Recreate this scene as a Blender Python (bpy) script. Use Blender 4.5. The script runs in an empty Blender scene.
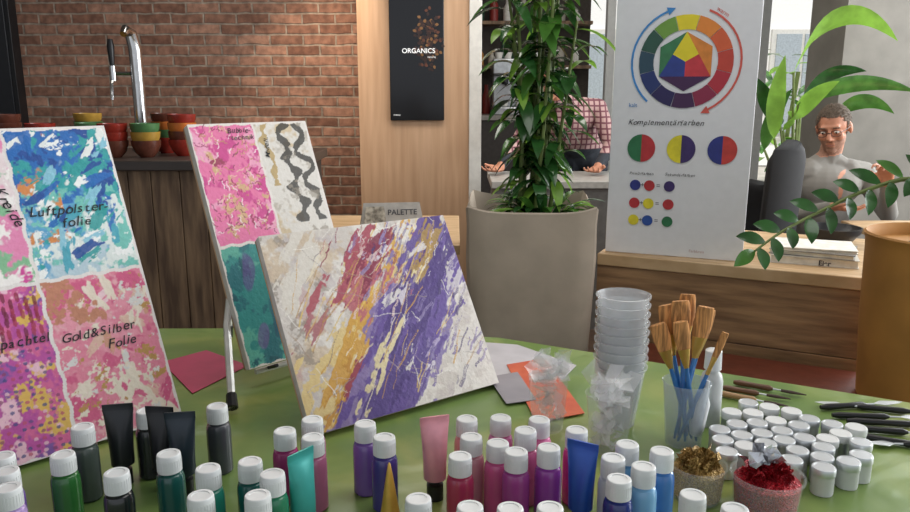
import bpy,bmesh,math,random
import numpy as np
from mathutils import Vector,Matrix,Euler
random.seed(7); np.random.seed(7)
V=Vector
scene=bpy.context.scene
scene.view_settings.view_transform='Standard'

# ------------------------------------------------------------------ materials
def lin(h):
    h=h.lstrip('#'); c=[int(h[i:i+2],16)/255 for i in (0,2,4)]
    return [x/12.92 if x<=.04045 else ((x+.055)/1.055)**2.4 for x in c]
MC={}
def M(name,hexc,rough=.5,metal=0,trans=0,alpha=1,var=.12,scale=30,bump=0,hex2=None,stretch=(1,1,1),emit=0,coat=0,detail=3,sss=0):
    if name in MC: return MC[name]
    m=bpy.data.materials.new(name); m.use_nodes=True; nt=m.node_tree; N=nt.nodes; L=nt.links
    b=N['Principled BSDF']
    tc=N.new('ShaderNodeTexCoord'); mp=N.new('ShaderNodeMapping'); mp.inputs['Scale'].default_value=stretch
    nz=N.new('ShaderNodeTexNoise'); nz.inputs['Scale'].default_value=scale; nz.inputs['Detail'].default_value=detail
    L.new(tc.outputs['Object'],mp.inputs['Vector']); L.new(mp.outputs[0],nz.inputs['Vector'])
    rp=N.new('ShaderNodeValToRGB'); c=lin(hexc)
    c2=lin(hex2) if hex2 else [x*(1-var) for x in c]
    c1=c if hex2 else [min(1,x*(1+var)) for x in c]
    rp.color_ramp.elements[0].color=(*c2,1); rp.color_ramp.elements[1].color=(*c1,1)
    rp.color_ramp.elements[0].position=.35; rp.color_ramp.elements[1].position=.65
    L.new(nz.outputs['Fac'],rp.inputs[0]); L.new(rp.outputs[0],b.inputs['Base Color'])
    b.inputs['Roughness'].default_value=rough; b.inputs['Metallic'].default_value=metal
    b.inputs['Transmission Weight'].default_value=trans; b.inputs['Alpha'].default_value=alpha
    b.inputs['Coat Weight'].default_value=coat
    if emit: 
        L.new(rp.outputs[0],b.inputs['Emission Color']); b.inputs['Emission Strength'].default_value=emit
    if bump:
        bp=N.new('ShaderNodeBump'); bp.inputs['Strength'].default_value=bump; bp.inputs['Distance'].default_value=.01
        L.new(nz.outputs['Fac'],bp.inputs['Height']); L.new(bp.outputs[0],b.inputs['Normal'])
    if sss:
        tr=N.new('ShaderNodeBsdfTranslucent'); L.new(rp.outputs[0],tr.inputs['Color']); ms=N.new('ShaderNodeMixShader'); ms.inputs[0].default_value=sss
        L.new(b.outputs[0],ms.inputs[1]); L.new(tr.outputs[0],ms.inputs[2]); L.new(ms.outputs[0],N['Material Output'].inputs['Surface'])
    MC[name]=m; return m

def brick_mat():
    m=bpy.data.materials.new('brick'); m.use_nodes=True; nt=m.node_tree; N=nt.nodes; L=nt.links; b=N['Principled BSDF']
    tc=N.new('ShaderNodeTexCoord'); sp=N.new('ShaderNodeSeparateXYZ'); cb=N.new('ShaderNodeCombineXYZ')
    L.new(tc.outputs['Object'],sp.inputs[0])
    ad=N.new('ShaderNodeMath'); ad.operation='ADD'; L.new(sp.outputs['X'],ad.inputs[0]); L.new(sp.outputs['Y'],ad.inputs[1])
    L.new(ad.outputs[0],cb.inputs['X']); L.new(sp.outputs['Z'],cb.inputs['Y'])
    nz0=N.new('ShaderNodeTexNoise'); nz0.inputs['Scale'].default_value=9; L.new(tc.outputs['Object'],nz0.inputs['Vector'])
    mx=N.new('ShaderNodeMix'); mx.data_type='VECTOR'; mx.inputs['Factor'].default_value=.018
    L.new(cb.outputs[0],mx.inputs['A']); L.new(nz0.outputs['Color'],mx.inputs['B'])
    bt=N.new('ShaderNodeTexBrick'); bt.inputs['Scale'].default_value=1; bt.inputs['Brick Width'].default_value=.22
    bt.inputs['Row Height'].default_value=.068; bt.inputs['Mortar Size'].default_value=.008; bt.inputs['Mortar Smooth'].default_value=.4
    bt.inputs['Color1'].default_value=(*lin('#b88d78'),1); bt.inputs['Color2'].default_value=(*lin('#87604f'),1); bt.inputs['Mortar'].default_value=(*lin('#aa9b8d'),1)
    L.new(mx.outputs['Result'],bt.inputs['Vector'])
    nz=N.new('ShaderNodeTexNoise'); nz.inputs['Scale'].default_value=22; nz.inputs['Detail'].default_value=8; L.new(tc.outputs['Object'],nz.inputs['Vector'])
    rp=N.new('ShaderNodeValToRGB'); rp.color_ramp.elements[0].color=(.5,.47,.45,1); rp.color_ramp.elements[1].color=(1.2,1.17,1.12,1)
    rp.color_ramp.elements[0].position=.35; rp.color_ramp.elements[1].position=.7
    L.new(nz.outputs['Fac'],rp.inputs[0])
    mu=N.new('ShaderNodeMix'); mu.data_type='RGBA'; mu.blend_type='MULTIPLY'; mu.inputs['Factor'].default_value=.8
    L.new(bt.outputs['Color'],mu.inputs['A']); L.new(rp.outputs[0],mu.inputs['B']); L.new(mu.outputs['Result'],b.inputs['Base Color'])
    b.inputs['Roughness'].default_value=.85
    bp=N.new('ShaderNodeBump'); bp.inputs['Strength'].default_value=.8; bp.inputs['Distance'].default_value=.015; bp.invert=True
    L.new(bt.outputs['Fac'],bp.inputs['Height']); L.new(bp.outputs[0],b.inputs['Normal'])
    return m

def paint_mat():
    m=bpy.data.materials.new('acrylic_paint'); m.use_nodes=True; nt=m.node_tree; N=nt.nodes; L=nt.links; b=N['Principled BSDF']
    at=N.new('ShaderNodeAttribute'); at.attribute_name='paint'
    tc=N.new('ShaderNodeTexCoord'); nz=N.new('ShaderNodeTexNoise'); nz.inputs['Scale'].default_value=110; nz.inputs['Detail'].default_value=5
    L.new(tc.outputs['Object'],nz.inputs['Vector'])
    mu=N.new('ShaderNodeMix'); mu.data_type='RGBA'; mu.blend_type='OVERLAY'; mu.inputs['Factor'].default_value=.2
    L.new(at.outputs['Color'],mu.inputs['A']); L.new(nz.outputs['Fac'],mu.inputs['B']); L.new(mu.outputs['Result'],b.inputs['Base Color'])
    bp=N.new('ShaderNodeBump'); bp.inputs['Strength'].default_value=.3; bp.inputs['Distance'].default_value=.003
    L.new(nz.outputs['Fac'],bp.inputs['Height']); L.new(bp.outputs[0],b.inputs['Normal']); b.inputs['Roughness'].default_value=.45
    return m

def plaid_mat():
    m=bpy.data.materials.new('plaid_shirt'); m.use_nodes=True; nt=m.node_tree; N=nt.nodes; L=nt.links; b=N['Principled BSDF']
    tc=N.new('ShaderNodeTexCoord'); prev=None
    for d in ('X','Z'):
        w=N.new('ShaderNodeTexWave'); w.bands_direction=d; w.inputs['Scale'].default_value=9; w.inputs['Distortion'].default_value=.8
        L.new(tc.outputs['Object'],w.inputs['Vector'])
        if prev is None: prev=w.outputs['Fac']
        else:
            a=N.new('ShaderNodeMath'); a.operation='MINIMUM'; L.new(prev,a.inputs[0]); L.new(w.outputs['Fac'],a.inputs[1]); prev=a.outputs[0]
    rp=N.new('ShaderNodeValToRGB'); rp.color_ramp.elements[0].color=(*lin('#6d3f4a'),1); rp.color_ramp.elements[1].color=(*lin('#b89894'),1)
    rp.color_ramp.elements[0].position=.08; rp.color_ramp.elements[1].position=.35
    L.new(prev,rp.inputs[0]); L.new(rp.outputs[0],b.inputs['Base Color']); b.inputs['Roughness'].default_value=.9
    return m

# ------------------------------------------------------------------ geometry
def link(o,parent=None):
    bpy.context.collection.objects.link(o)
    if parent: o.parent=parent
    return o
def empty(name,loc=(0,0,0),mw=None):
    o=bpy.data.objects.new(name,None); link(o)
    if mw is not None: o.matrix_world=mw
    else: o.location=loc
    return o
class Geo:
    def __init__(s): s.v=[];s.f=[];s.m=[]
    def add(s,vs,fs,mi=0,mat=None):
        n=len(s.v)
        s.v+= [tuple(mat@V(p)) for p in vs] if mat is not None else [tuple(p) for p in vs]
        for f in fs: s.f.append(tuple(i+n for i in f)); s.m.append(mi)
        return s
    def box(s,a,b,mi=0,mat=None):
        x0,y0,z0=a;x1,y1,z1=b
        return s.add([(x0,y0,z0),(x1,y0,z0),(x1,y1,z0),(x0,y1,z0),(x0,y0,z1),(x1,y0,z1),(x1,y1,z1),(x0,y1,z1)],
          [(0,3,2,1),(4,5,6,7),(0,1,5,4),(1,2,6,5),(2,3,7,6),(3,0,4,7)],mi,mat)
    def prism(s,poly,z0,z1,mi=0,mat=None):
        n=len(poly); vs=[(x,y,z0) for x,y in poly]+[(x,y,z1) for x,y in poly]
        fs=[tuple(range(n))[::-1],tuple(range(n,2*n))]+[(i,(i+1)%n,n+(i+1)%n,n+i) for i in range(n)]
        return s.add(vs,fs,mi,mat)
    def lathe(s,prof,loc=(0,0,0),mi=0,seg=20,mat=None,mis=None,capb=True,capt=True):
        vs=[];n=len(s.v)
        for r,z in prof:
            for k in range(seg):
                a=2*math.pi*k/seg; vs.append((loc[0]+r*math.cos(a),loc[1]+r*math.sin(a),loc[2]+z))
        s.v+= [tuple(mat@V(p)) for p in vs] if mat is not None else vs
        for i in range(len(prof)-1):
            for k in range(seg):
                k2=(k+1)%seg
                s.f.append((n+i*seg+k,n+i*seg+k2,n+(i+1)*seg+k2,n+(i+1)*seg+k)); s.m.append(mis[i] if mis else mi)
        if capb: s.f.append(tuple(n+k for k in range(seg))[::-1]); s.m.append(mis[0] if mis else mi)
        if capt: s.f.append(tuple(n+(len(prof)-1)*seg+k for k in range(seg))); s.m.append(mis[-1] if mis else mi)
        return s
    def tube(s,pts,rad,mi=0,seg=8,flat=1.0,mat=None,caps=True):
        pts=[V(p) for p in pts]; n=len(pts)
        if not hasattr(rad,'__len__'): rad=[rad]*n
        vs=[];fs=[]; up=None
        for i,p in enumerate(pts):
            t=(pts[min(i+1,n-1)]-pts[max(i-1,0)]).normalized()
            if up is None:
                up=V((0,0,1)) if abs(t.z)<.9 else V((0,1,0))
            a=t.cross(up).normalized(); bb=a.cross(t).normalized(); up=bb
            for k in range(seg):
                an=2*math.pi*k/seg; vs.append(p+a*math.cos(an)*rad[i]+bb*math.sin(an)*rad[i]*flat)
        for i in range(n-1):
            for k in range(seg):
                k2=(k+1)%seg; fs.append((i*seg+k,i*seg+k2,(i+1)*seg+k2,(i+1)*seg+k))
        if caps: fs.append(tuple(range(seg))[::-1]); fs.append(tuple((n-1)*seg+k for k in range(seg)))
        return s.add(vs,fs,mi,mat)
    def sphere(s,c,r,mi=0,seg=16,rings=10,mat=None):
        if not hasattr(r,'__len__'): r=(r,r,r)
        vs=[(c[0],c[1],c[2]-r[2])];fs=[]
        for i in range(1,rings):
            ph=math.pi*i/rings
            for k in range(seg):
                a=2*math.pi*k/seg
                vs.append((c[0]+r[0]*math.sin(ph)*math.cos(a),c[1]+r[1]*math.sin(ph)*math.sin(a),c[2]-r[2]*math.cos(ph)))
        vs.append((c[0],c[1],c[2]+r[2])); t=len(vs)-1
        for k in range(seg):
            k2=(k+1)%seg; fs.append((0,1+k2,1+k)); fs.append((t,1+(rings-2)*seg+k,1+(rings-2)*seg+k2))
            for i in range(rings-2): fs.append((1+i*seg+k,1+i*seg+k2,1+(i+1)*seg+k2,1+(i+1)*seg+k))
        return s.add(vs,fs,mi,mat)
    def caps(s,p0,p1,r0,r1,mi=0,mat=None):
        p0=V(p0);p1=V(p1)
        s.tube([p0,p0.lerp(p1,.5),p1],[r0,(r0+r1)/2,r1],mi,12,mat=mat); s.sphere(p0,r0,mi,12,8,mat); s.sphere(p1,r1,mi,12,8,mat); return s
    def leaf(s,b,c,t,w,mi=0,side=None,n=8,fold=.2,pk=.45):
        b=V(b);c=V(c);t=V(t); vs=[];fs=[]
        for i in range(n+1):
            u=i/n; p=b*(1-u)**2+c*2*u*(1-u)+t*u*u; tg=((c-b)*(1-u)+(t-c)*u).normalized()
            sd=side if side is not None else tg.cross(V((0,0,1)))
            sd=V(sd)-tg*V(sd).dot(tg)
            if sd.length<1e-4: sd=V((1,0,0))
            sd.normalize(); nm=sd.cross(tg).normalized()
            x=u**(math.log(.5)/math.log(pk)); ww=w*.5*max(.02,math.sin(math.pi*x)**.8)
            vs+= [p-sd*ww+nm*ww*fold,p,p+sd*ww+nm*ww*fold]
        for i in range(n):
            fs.append((3*i,3*i+1,3*i+4,3*i+3)); fs.append((3*i+1,3*i+2,3*i+5,3*i+4))
        return s.add(vs,fs,mi)
    def disc(s,cx,cz,r,a0=0,a1=360,rin=0,y=-.003,mi=0):
        n=max(2,int(abs(a1-a0)/8)); vs=[];fs=[]
        for i in range(n+1):
            a=math.radians(a0+(a1-a0)*i/n)
            vs.append((cx+r*math.cos(a),y,cz+r*math.sin(a))); vs.append((cx+rin*math.cos(a),y,cz+rin*math.sin(a)))
        for i in range(n): 
            fs.append((2*i,2*i+1,2*i+3,2*i+2) if rin>0 else (2*i,2*i+1,2*i+2))
        return s.add(vs,fs,mi)
    def mesh(s,name,mats,smooth=True,ang=.7):
        me=bpy.data.meshes.new(name); me.from_pydata(s.v,[],s.f); 
        for m in mats: me.materials.append(m)
        me.polygons.foreach_set('material_index',s.m)
        if smooth:
            me.shade_smooth()
            try: me.set_sharp_from_angle(angle=ang)
            except Exception: pass
        me.update(); return me
    def build(s,name,mats,parent=None,loc=None,mw=None,smooth=True,ang=.7,bevel=0):
        o=bpy.data.objects.new(name,s.mesh(name,mats,smooth,ang)); link(o,parent)
        if loc is not None: o.location=loc
        if mw is not None: o.matrix_world=mw
        if bevel:
            b=o.modifiers.new('bevel','BEVEL'); b.width=bevel; b.segments=3; b.limit_method='ANGLE'; b.angle_limit=math.radians(40)
        return o
def frame(origin,ex,ey,ez):
    m=Matrix.Identity(4)
    for i,a in enumerate((ex,ey,ez)):
        for k in range(3): m[k][i]=a[k]
    for k in range(3): m[k][3]=origin[k]
    return m
def text(body,size,mat,parent,x,z,y=-.004,name='lettering',shear=0,align='LEFT',off=0,rot=0):
    c=bpy.data.curves.new(name,'FONT'); c.body=body; c.size=size; c.shear=shear; c.align_x=align; c.offset=off
    c.materials.append(mat); o=bpy.data.objects.new(name,c); link(o,parent)
    o.location=(x,y,z); o.rotation_euler=(math.radians(90),-rot,0); return o
def handtext(body,size,mat,parent,x,z,y=-.004,rot=0):
    """hand lettering: every letter slightly shifted, tilted and scaled"""
    adv={'i':.30,'l':.30,'t':.40,'f':.38,'r':.42,' ':.3,'-':.36,'m':.86,'w':.8,'G':.72,'K':.64,'&':.7,'S':.6,'B':.62,'L':.55,'F':.58}
    cu=0
    for ch in body:
        a=adv.get(ch,.56)*size
        if ch!=' ':
            s_=size*random.uniform(.94,1.1); dz=random.uniform(-.04,.04)*size
            text(ch,s_,mat,parent,x+cu*math.cos(rot)-dz*math.sin(rot),z+cu*math.sin(rot)+dz*math.cos(rot),y,shear=random.uniform(.15,.35),off=size*.004,rot=rot+random.uniform(-.07,.07))
        cu+=a

# ------------------------------------------------------------------ palette
white_plastic=M('white_cap','#dcdede',.3,var=.03)
black=M('black_plastic','#17181b',.4)
chrome=M('chrome','#c8c8c8',.18,1,var=.05)
alu=M('aluminium','#d2d5d8',.38,.7,var=.06)
cream=M('cream_trim','#d9d6cf',.6,var=.05)
wall_white=M('wall_paint','#8d8a86',.9,var=.05)
wood_bar=M('bar_planks','#957a5e',.6,hex2='#624d3c',scale=5,stretch=(6,6,.7),bump=.3,detail=6)
wood_top=M('dark_top','#3c332e',.4,scale=4,stretch=(1,6,6))
wood_low=M('counter_front','#a8845f',.55,hex2='#795b41',scale=4,stretch=(1,1,9),bump=.2,detail=7)
wood_light=M('counter_top','#cfb18b',.45,hex2='#b08f66',scale=4,stretch=(1.2,9,2),bump=.1,detail=6)
birch=M('birch_panel','#d0aa88',.5,hex2='#be9775',scale=3,stretch=(7,7,.5),detail=5)
floor_m=M('floor_boards','#5d4738',.5,hex2='#43342a',scale=3,stretch=(1,9,1),detail=6)
brick=brick_mat(); paint=paint_mat()
leafA=M('leaf_dark','#2c5628',.25,var=.35,scale=12,coat=.4,sss=.12); leafB=M('leaf_mid','#4c7d33',.25,var=.3,scale=12,coat=.4,sss=.2); leafC=M('leaf_light','#86b446',.35,var=.2,scale=12,sss=.4)
stem_m=M('stem','#6a7a3d',.6)
soil=M('soil','#2c2119',.95,bump=.6,scale=60)

# ------------------------------------------------------------------ room shell
Geo().box((-5,-1.5,-.1),(5,9,0)).build('floor',[floor_m])
Geo().box((-5,-1.5,3.0),(5,8.0,3.1)).build('ceiling',[M('ceiling_paint','#8a857e',.9)])
Geo().box((-4.6,5.4,0),(-.62,5.7,3.0)).build('wall_brick',[brick])
Geo().box((-.62,5.0,0),(.09,5.35,3.0)).build('wall_panel',[birch])
g=Geo(); g.box((.09,4.98,0),(.17,5.38,3.0)); g.build('trim_1',[cream],bevel=.004)
Geo().box((-4.9,-1,0),(-4.6,5.7,3.0)).build('wall_left',[wall_white])
Geo().box((-.2,7.6,0),(1.3,7.8,3.0)).build('wall_back',[M('dark_wall','#4d4742',.9)])
Geo().box((-.3,5.35,0),(-.1,7.8,3.0)).build('wall_corridor',[M('dark_wall2','#5a534d',.9)])
Geo().box((2.47,5.0,0),(4.2,5.5,3.0)).build('wall_column',[M('concrete','#8b877f',.9,hex2='#7a766f',scale=4,bump=.1,detail=8)])
g=Geo(); 
for x in (1.3,2.0,2.62,3.3): g.box((x,6.75,0),(x+.07,6.85,3.0))
g.box((1.3,6.75,0),(3.4,6.85,.12)); g.box((1.3,6.75,2.55),(3.4,6.85,3.0)); 
g.build('window_1',[M('window_frame','#c8cac8',.5,var=.04)],bevel=.005)
Geo().box((-8,9.0,-.12),(14,30,-.02)).build('ground_outside',[M('paving','#b9b4aa',.9,scale=3)])
g=Geo(); g.box((-4,14,0),(12,14.4,9),0)
for i in range(7):
    for j in range(3):
        x=-2+i*1.9; z=.5+j*2.7
        g.box((x,13.93,z),(x+1.1,14.05,z+1.9),1); g.box((x+.08,13.9,z+.08),(x+.52,13.95,z+1.82),2); g.box((x+.58,13.9,z+.08),(x+1.02,13.95,z+1.82),2)
g.build('facade_across_street',[M('plaster','#f6f5f2',.8,var=.02),cream,M('pane','#a9b2b8',.2)],smooth=False)
g=Geo()
for k in range(220):
    x=random.uniform(2.5,6.5); y=random.uniform(10,11.5); z=random.uniform(.2,1.9)
    a=random.uniform(0,6.28); d=V((math.cos(a),math.sin(a),random.uniform(-.3,.8)))*.3
    g.leaf((x,y,z),V((x,y,z))+d*.5+V((0,0,.05)),V((x,y,z))+d,.13,random.choice((0,1)))
for k in range(8): g.tube([(2.6+k*.5,10.8,-.02),(2.7+k*.5,10.7,1.6)],.03,2)
g.build('hedge',[leafB,leafC,stem_m])

g=Geo(); g.box((-3.75,5.30,1.1),(-2.98,5.398,2.7),0); g.box((-3.72,5.29,1.13),(-3.01,5.30,2.67),1); g.build('blackboard',[black,M('slate','#1f2126',.4)],bevel=.003)

# framed screen on birch panel
p=empty('wall_display',(-.415,5.0,1.16))
Geo().box((0,-.03,0),(.345,-.001,1.0)).build('housing',[M('screen_black','#101014',.15,var=.02)],p,bevel=.004)
g=Geo()
for k in range(150):
    a=random.uniform(0,6.28); r=random.random()**.7*.085; x=.245+r*math.cos(a); z=.50+r*2.2*math.sin(a)
    an=random.uniform(0,6.28); d=V((math.cos(an),0,math.sin(an)))*.024
    g.leaf((x,-.0312-k*.000004,z),V((x,-.0312-k*.000004,z))+d*.5,V((x,-.0312-k*.000004,z))+d,.018,random.choice((0,1,2,2,2,2)),side=V((-d.z,0,d.x)),fold=0)
g.build('flower_picture',[M('fl1','#5c3424',.5,emit=.12),M('fl2','#7d5834',.5,emit=.12),M('fl3','#2e1c1a',.5)],p)
text('ORGANICS',.042,M('white_letters','#e8e8e8',.5,emit=.4),p,.185,.42,-.034,align='CENTER',off=.0006)
text('nature',.02,MC['white_letters'],p,.24,.39,-.034)
text('menu',.02,MC['white_letters'],p,.02,.03,-.034)

# ------------------------------------------------------------------ bar + bowls + tap
p=empty('bar_counter',(0,0,0))
g=Geo(); x=-4.4
while x<-.8:
    w=random.uniform(.11,.15); x1=min(x+w,-.78); g.box((x+.002,3.72,0.06),(x1-.002,3.76,.97)); x+=w
g.build('front_planks',[wood_bar],p,bevel=.003)
g=Geo(); g.box((-4.4,3.76,0),(-.78,4.45,.97)); g.build('carcass',[M('carc','#3b2f27',.7)],p)
Geo().box((-4.45,3.66,.97),(-.75,4.5,1.02)).build('top',[wood_top],p,bevel=.006)
bc=[M('glaze_green','#4f7a4c',.25),M('glaze_red','#8c2c22',.25),M('glaze_orange','#c46f35',.25),M('glaze_brown','#5e3428',.25),M('glaze_mustard','#b08a3c',.25)]
def bowl_stack(x,y,cols,r=.072):
    g=Geo()
    for i,c in enumerate(cols):
        z=i*.042
        g.lathe([(r*.45,0),(r*.5,.004),(r*.8,.028),(r*.97,.06),(r,.085),(r*.95,.085),(r*.9,.058),(r*.7,.026),(r*.1,.012)],(0,0,z),c,24)
    g.build('bowl_stack',bc,loc=(x,y,1.02))
bowl_stack(-1.86,3.92,(3,1,0)); bowl_stack(-1.71,3.84,(3,1,1)); bowl_stack(-1.555,3.86,(3,4,0)); bowl_stack(-1.40,3.95,(1,3,2,1)); bowl_stack(-1.96,4.12,(1,2,0,4))
bowl_stack(-1.55,4.12,(1,0,2,3)); bowl_stack(-2.3,3.95,(3,1,3,3)); bowl_stack(-2.08,3.86,(3,3,1))
g=Geo(); g.lathe([(.06,0),(.06,.015),(.034,.03),(.032,.08)],(0,0,0),0,20)
g.tube([(0,0,.05),(0,0,.35),(0,-.005,.55),(-.01,-.02,.63),(-.015,-.07,.645),(-.015,-.10,.62)],[.034,.034,.034,.032,.026,.018],0,14)
g.tube([(-.03,-.02,.42),(-.12,-.03,.42)],.011,0); g.tube([(-.12,-.03,.38),(-.12,-.03,.46)],[.018,.018],0,12); g.tube([(-.12,-.03,.46),(-.12,-.03,.56),(-.12,-.03,.60)],[.012,.02,.014],1,12)
g.tube([(-.12,-.03,.39),(-.12,-.06,.36),(-.12,-.07,.28)],.009,0)
g.build('beer_tap',[chrome,black],loc=(-1.74,4.28,1.02))
glass=M('clear_glass','#e8f0f2',.05,alpha=.28,var=.02)
for k,(x,y) in enumerate([(-2.17,4.15),(-2.05,4.3),(-2.42,4.2)]):
    g=Geo(); g.lathe([(.025,0),(.032,.09),(.034,.12),(.032,.12),(.03,.09),(.023,.006)],seg=20); g.build('drinking_glass',[glass],loc=(x,y,1.02))

p=empty('side_table')
g=Geo(); g.box((-.62,3.0,.70),(.02,3.75,.74)); g.build('top',[wood_light],p,bevel=.004)
g=Geo()
for x in (-.58,-.06):
    for y in (3.04,3.66): g.box((x,y,0),(x+.05,y+.05,.70))
g.build('legs',[wood_bar],p)
p=empty('tent_card',mw=Matrix.Translation((-.42,3.30,.741))@Matrix.Rotation(.15,4,'Z'))
g=Geo(); g.add([(0,0,0),(.29,0,0),(.27,.04,.12),(.02,.04,.12),(0,.08,0),(.29,.08,0)],[(0,1,2,3),(3,2,5,4)],0); g.build('card',[M('card','#a9a6a2',.7)],p,smooth=False)
g=Geo(); g.add([(.015,.0018,.02),(.12,.0018,.02),(.11,.030,.105),(.03,.030,.105)],[(0,1,2,3)],0); g.build('photo',[M('cardphoto','#6c665c',.5,hex2='#b9b2a4',scale=50)],p)
t=text('PALETTE',.034,M('ink_dark','#3b3a40',.6),p,.125,.07,.021,off=.0006); t.rotation_euler=(math.radians(71),0,0); t.location=(.125,.019,.068)

# ------------------------------------------------------------------ planters
g=Geo()
def rsq(h,seg=64,e=5):
    pts=[]
    for k in range(seg):
        a=2*math.pi*k/seg+math.pi/4; c,s_=math.cos(a),math.sin(a)
        r=1/((abs(c)**e+abs(s_)**e)**(1/e)); pts.append((c*r*h,s_*r*h))
    return pts
def sqloft(g,levels,mi,seg=64):
    n=len(g.v)
    for h,z,e,pk in levels:
        for (x,y) in rsq(h,seg,e):
            cr=min(abs(x),abs(y))/h
            g.v.append((x,y,z+pk*cr**4))
    for i in range(len(levels)-1):
        for k in range(seg):
            k2=(k+1)%seg; g.f.append((n+i*seg+k,n+i*seg+k2,n+(i+1)*seg+k2,n+(i+1)*seg+k)); g.m.append(mi)
    g.f.append(tuple(n+k for k in range(seg))[::-1]); g.m.append(mi)
sqloft(g,[(.20,0,6,0),(.205,.03,6,0),(.220,.3,8,0),(.229,.55,9,0),(.236,.75,11,0),(.233,.88,14,.006),(.236,.925,18,.026),(.232,.93,18,.026),(.225,.9,14,.01),(.218,.85,10,0)],0)
g.lathe([(.21,.86),(.0,.88)],seg=24,mi=1)
beige=M('felt_beige','#b5a797',.9,var=.08,scale=8,bump=.15)
g.build('floor_planter',[beige,soil],mw=Matrix.Translation((.285,2.87,0))@Matrix.Rotation(-.06,4,'Z'))
g=Geo()
for sI in range(13):
    a=random.uniform(0,6.28); r=random.uniform(.01,.09)
    b=V((.01+r*math.cos(a),r*math.sin(a)*.7,0)); top=V((b.x+random.uniform(-.14,.11),b.y*1.2+random.uniform(-.08,.08),random.uniform(.6,1.25)))
    mid=V((b.x+random.uniform(-.01,.05),b.y,top.z*.5))
    pts=[b*(1-t)**2+mid*2*t*(1-t)+top*t*t for t in [i/10 for i in range(11)]]
    g.tube(pts,[.009-.0005*i for i in range(11)],2,6)
    for i in range(22):
        t=.12+.88*i/22; p0=b*(1-t)**2+mid*2*t*(1-t)+top*t*t
        an=i*2.4+sI; up=random.uniform(-.45,.5); L=random.uniform(.11,.18)*(.7+.5*t)
        d=V((math.cos(an),math.sin(an)*.8,up)).normalized()*L
        g.leaf(p0,p0+d*.5+V((0,0,.035)),p0+d+V((0,0,-.055)),random.uniform(.042,.06),random.choice((0,0,0,0,1,1,3)),pk=.5)
for i in range(50):
    an=random.uniform(0,6.28); L=random.uniform(.13,.23); up=random.uniform(.1,.9); d=V((math.cos(an),math.sin(an)*.8,up)).normalized()*L
    b=V((.03+math.cos(an)*.05,math.sin(an)*.05,0)); g.leaf(b,b+d*.6+V((0,0,.04)),b+d+V((0,0,-.04)),.042,random.choice((0,0,1,1,3)),pk=.5)
g.build('potted_foliage_plant',[leafA,leafB,stem_m,leafC],loc=(.305,2.87,.87))

# ------------------------------------------------------------------ low wood counter
dW=V((.9,-.436,0)).normalized(); S=V((.53,2.76,0)); LW=.90
bW=V((-dW.y,dW.x,0))
MW=frame(S,dW,bW,V((0,0,1)))
p=empty('low_counter',mw=MW)
g=Geo(); 
for i,(z0,z1) in enumerate(((0,.24),(.243,.48),(.483,.715))): g.box((0,0,z0),(LW,.03,z1))
g.build('front_boards',[wood_low],p,bevel=.002)
Geo().box((.0,.03,0),(LW,.72,.715)).build('body',[wood_low],p)
Geo().box((-.0,-.006,.716),(LW+.004,.74,.76)).build('top',[wood_light],p,bevel=.004)
p=empty('bench',mw=MW)
leather=M('leather_brown','#6e3626',.45,var=.1,bump=.1)
Geo().box((.12,-.46,0),(1.75,-.015,.37)).build('base',[M('bench_base','#4a2e24',.7)],p)
Geo().box((.1,-.48,.37),(1.77,-.012,.45)).build('seat_pad',[leather],p,bevel=.02)

# poster board
e=V((.455,-.185,0)).normalized(); n_back=V((-e.y,e.x,0)); lean=math.radians(2)
up=(V((0,0,1))*math.cos(lean)+n_back*math.sin(lean)).normalized(); yb=up.cross(e)
MB=frame(V((.562,2.785,.762)),e,yb,up)
p=empty('colour_wheel_poster',mw=MB)
Geo().box((0,0,0),(.482,.012,1.02)).build('board',[M('board_white','#dfe0e4',.5,var=.02)],p,bevel=.002)
cols=['#e3d22e','#e0873a','#d2603a','#c04538','#b33040','#8c2a4a','#43234f','#2a2458','#24356e','#2c4a5c','#2c5448','#6f9a42']
cm=[M('wheel_%d'%i,c,.6,var=.04) for i,c in enumerate(cols)]
cm+=[M('wheel_blue','#2c3f8a',.6),M('wheel_orange','#d9863a',.6),M('wheel_green','#3a7a52',.6),M('wheel_red','#c43a44',.6)]
X0,Z0=.245,.685
g=Geo()
for i in range(12):
    a=90+15-30*i; g.disc(X0,Z0,.158,a,a-29.3,.108,mi=i)
R=.100
hexp=[(X0+R*math.cos(math.radians(90-60*k)),Z0+R*math.sin(math.radians(90-60*k))) for k in range(6)]
def poly(g,pts,mi,y=-.003): g.add([(x,y,z) for x,z in pts],[tuple(range(len(pts)))],mi)
ctr=(X0,Z0); mid=lambda a,b:((a[0]+b[0])/2,(a[1]+b[1])/2)
T0,T1,T2=hexp[0],hexp[2],hexp[4]
poly(g,[T0,mid(T0,T1),ctr,mid(T0,T2)],0); poly(g,[T1,mid(T1,T2),ctr,mid(T0,T1)],15); poly(g,[T2,mid(T0,T2),ctr,mid(T1,T2)],12)
for (a,b,c,mi) in ((T0,hexp[1],T1,13),(T1,hexp[3],T2,6),(T2,hexp[5],T0,14)): poly(g,[a,b,c],mi,-.0028)
g.build('colour_wheel',cm,p,smooth=False)
mred=M('ink_red','#b83238',.6); mblu=M('ink_blue','#2a4f9c',.6); mgr=M('ink_green','#2a7048',.6); mye=M('ink_yellow','#ddd030',.6); mpu=M('ink_violet','#3c2a66',.6); mor=M('ink_orange','#c4403a',.6); mna=M('ink_navy','#2a3380',.6)
mblu2=M('arrow_blue','#3b86c8',.6); mred2=M('arrow_red','#d05a4e',.6)
g=Geo(); g.disc(X0,Z0,.186,112,228,.179,mi=1); g.disc(X0,Z0,.186,68,-62,.179,mi=0)
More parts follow.
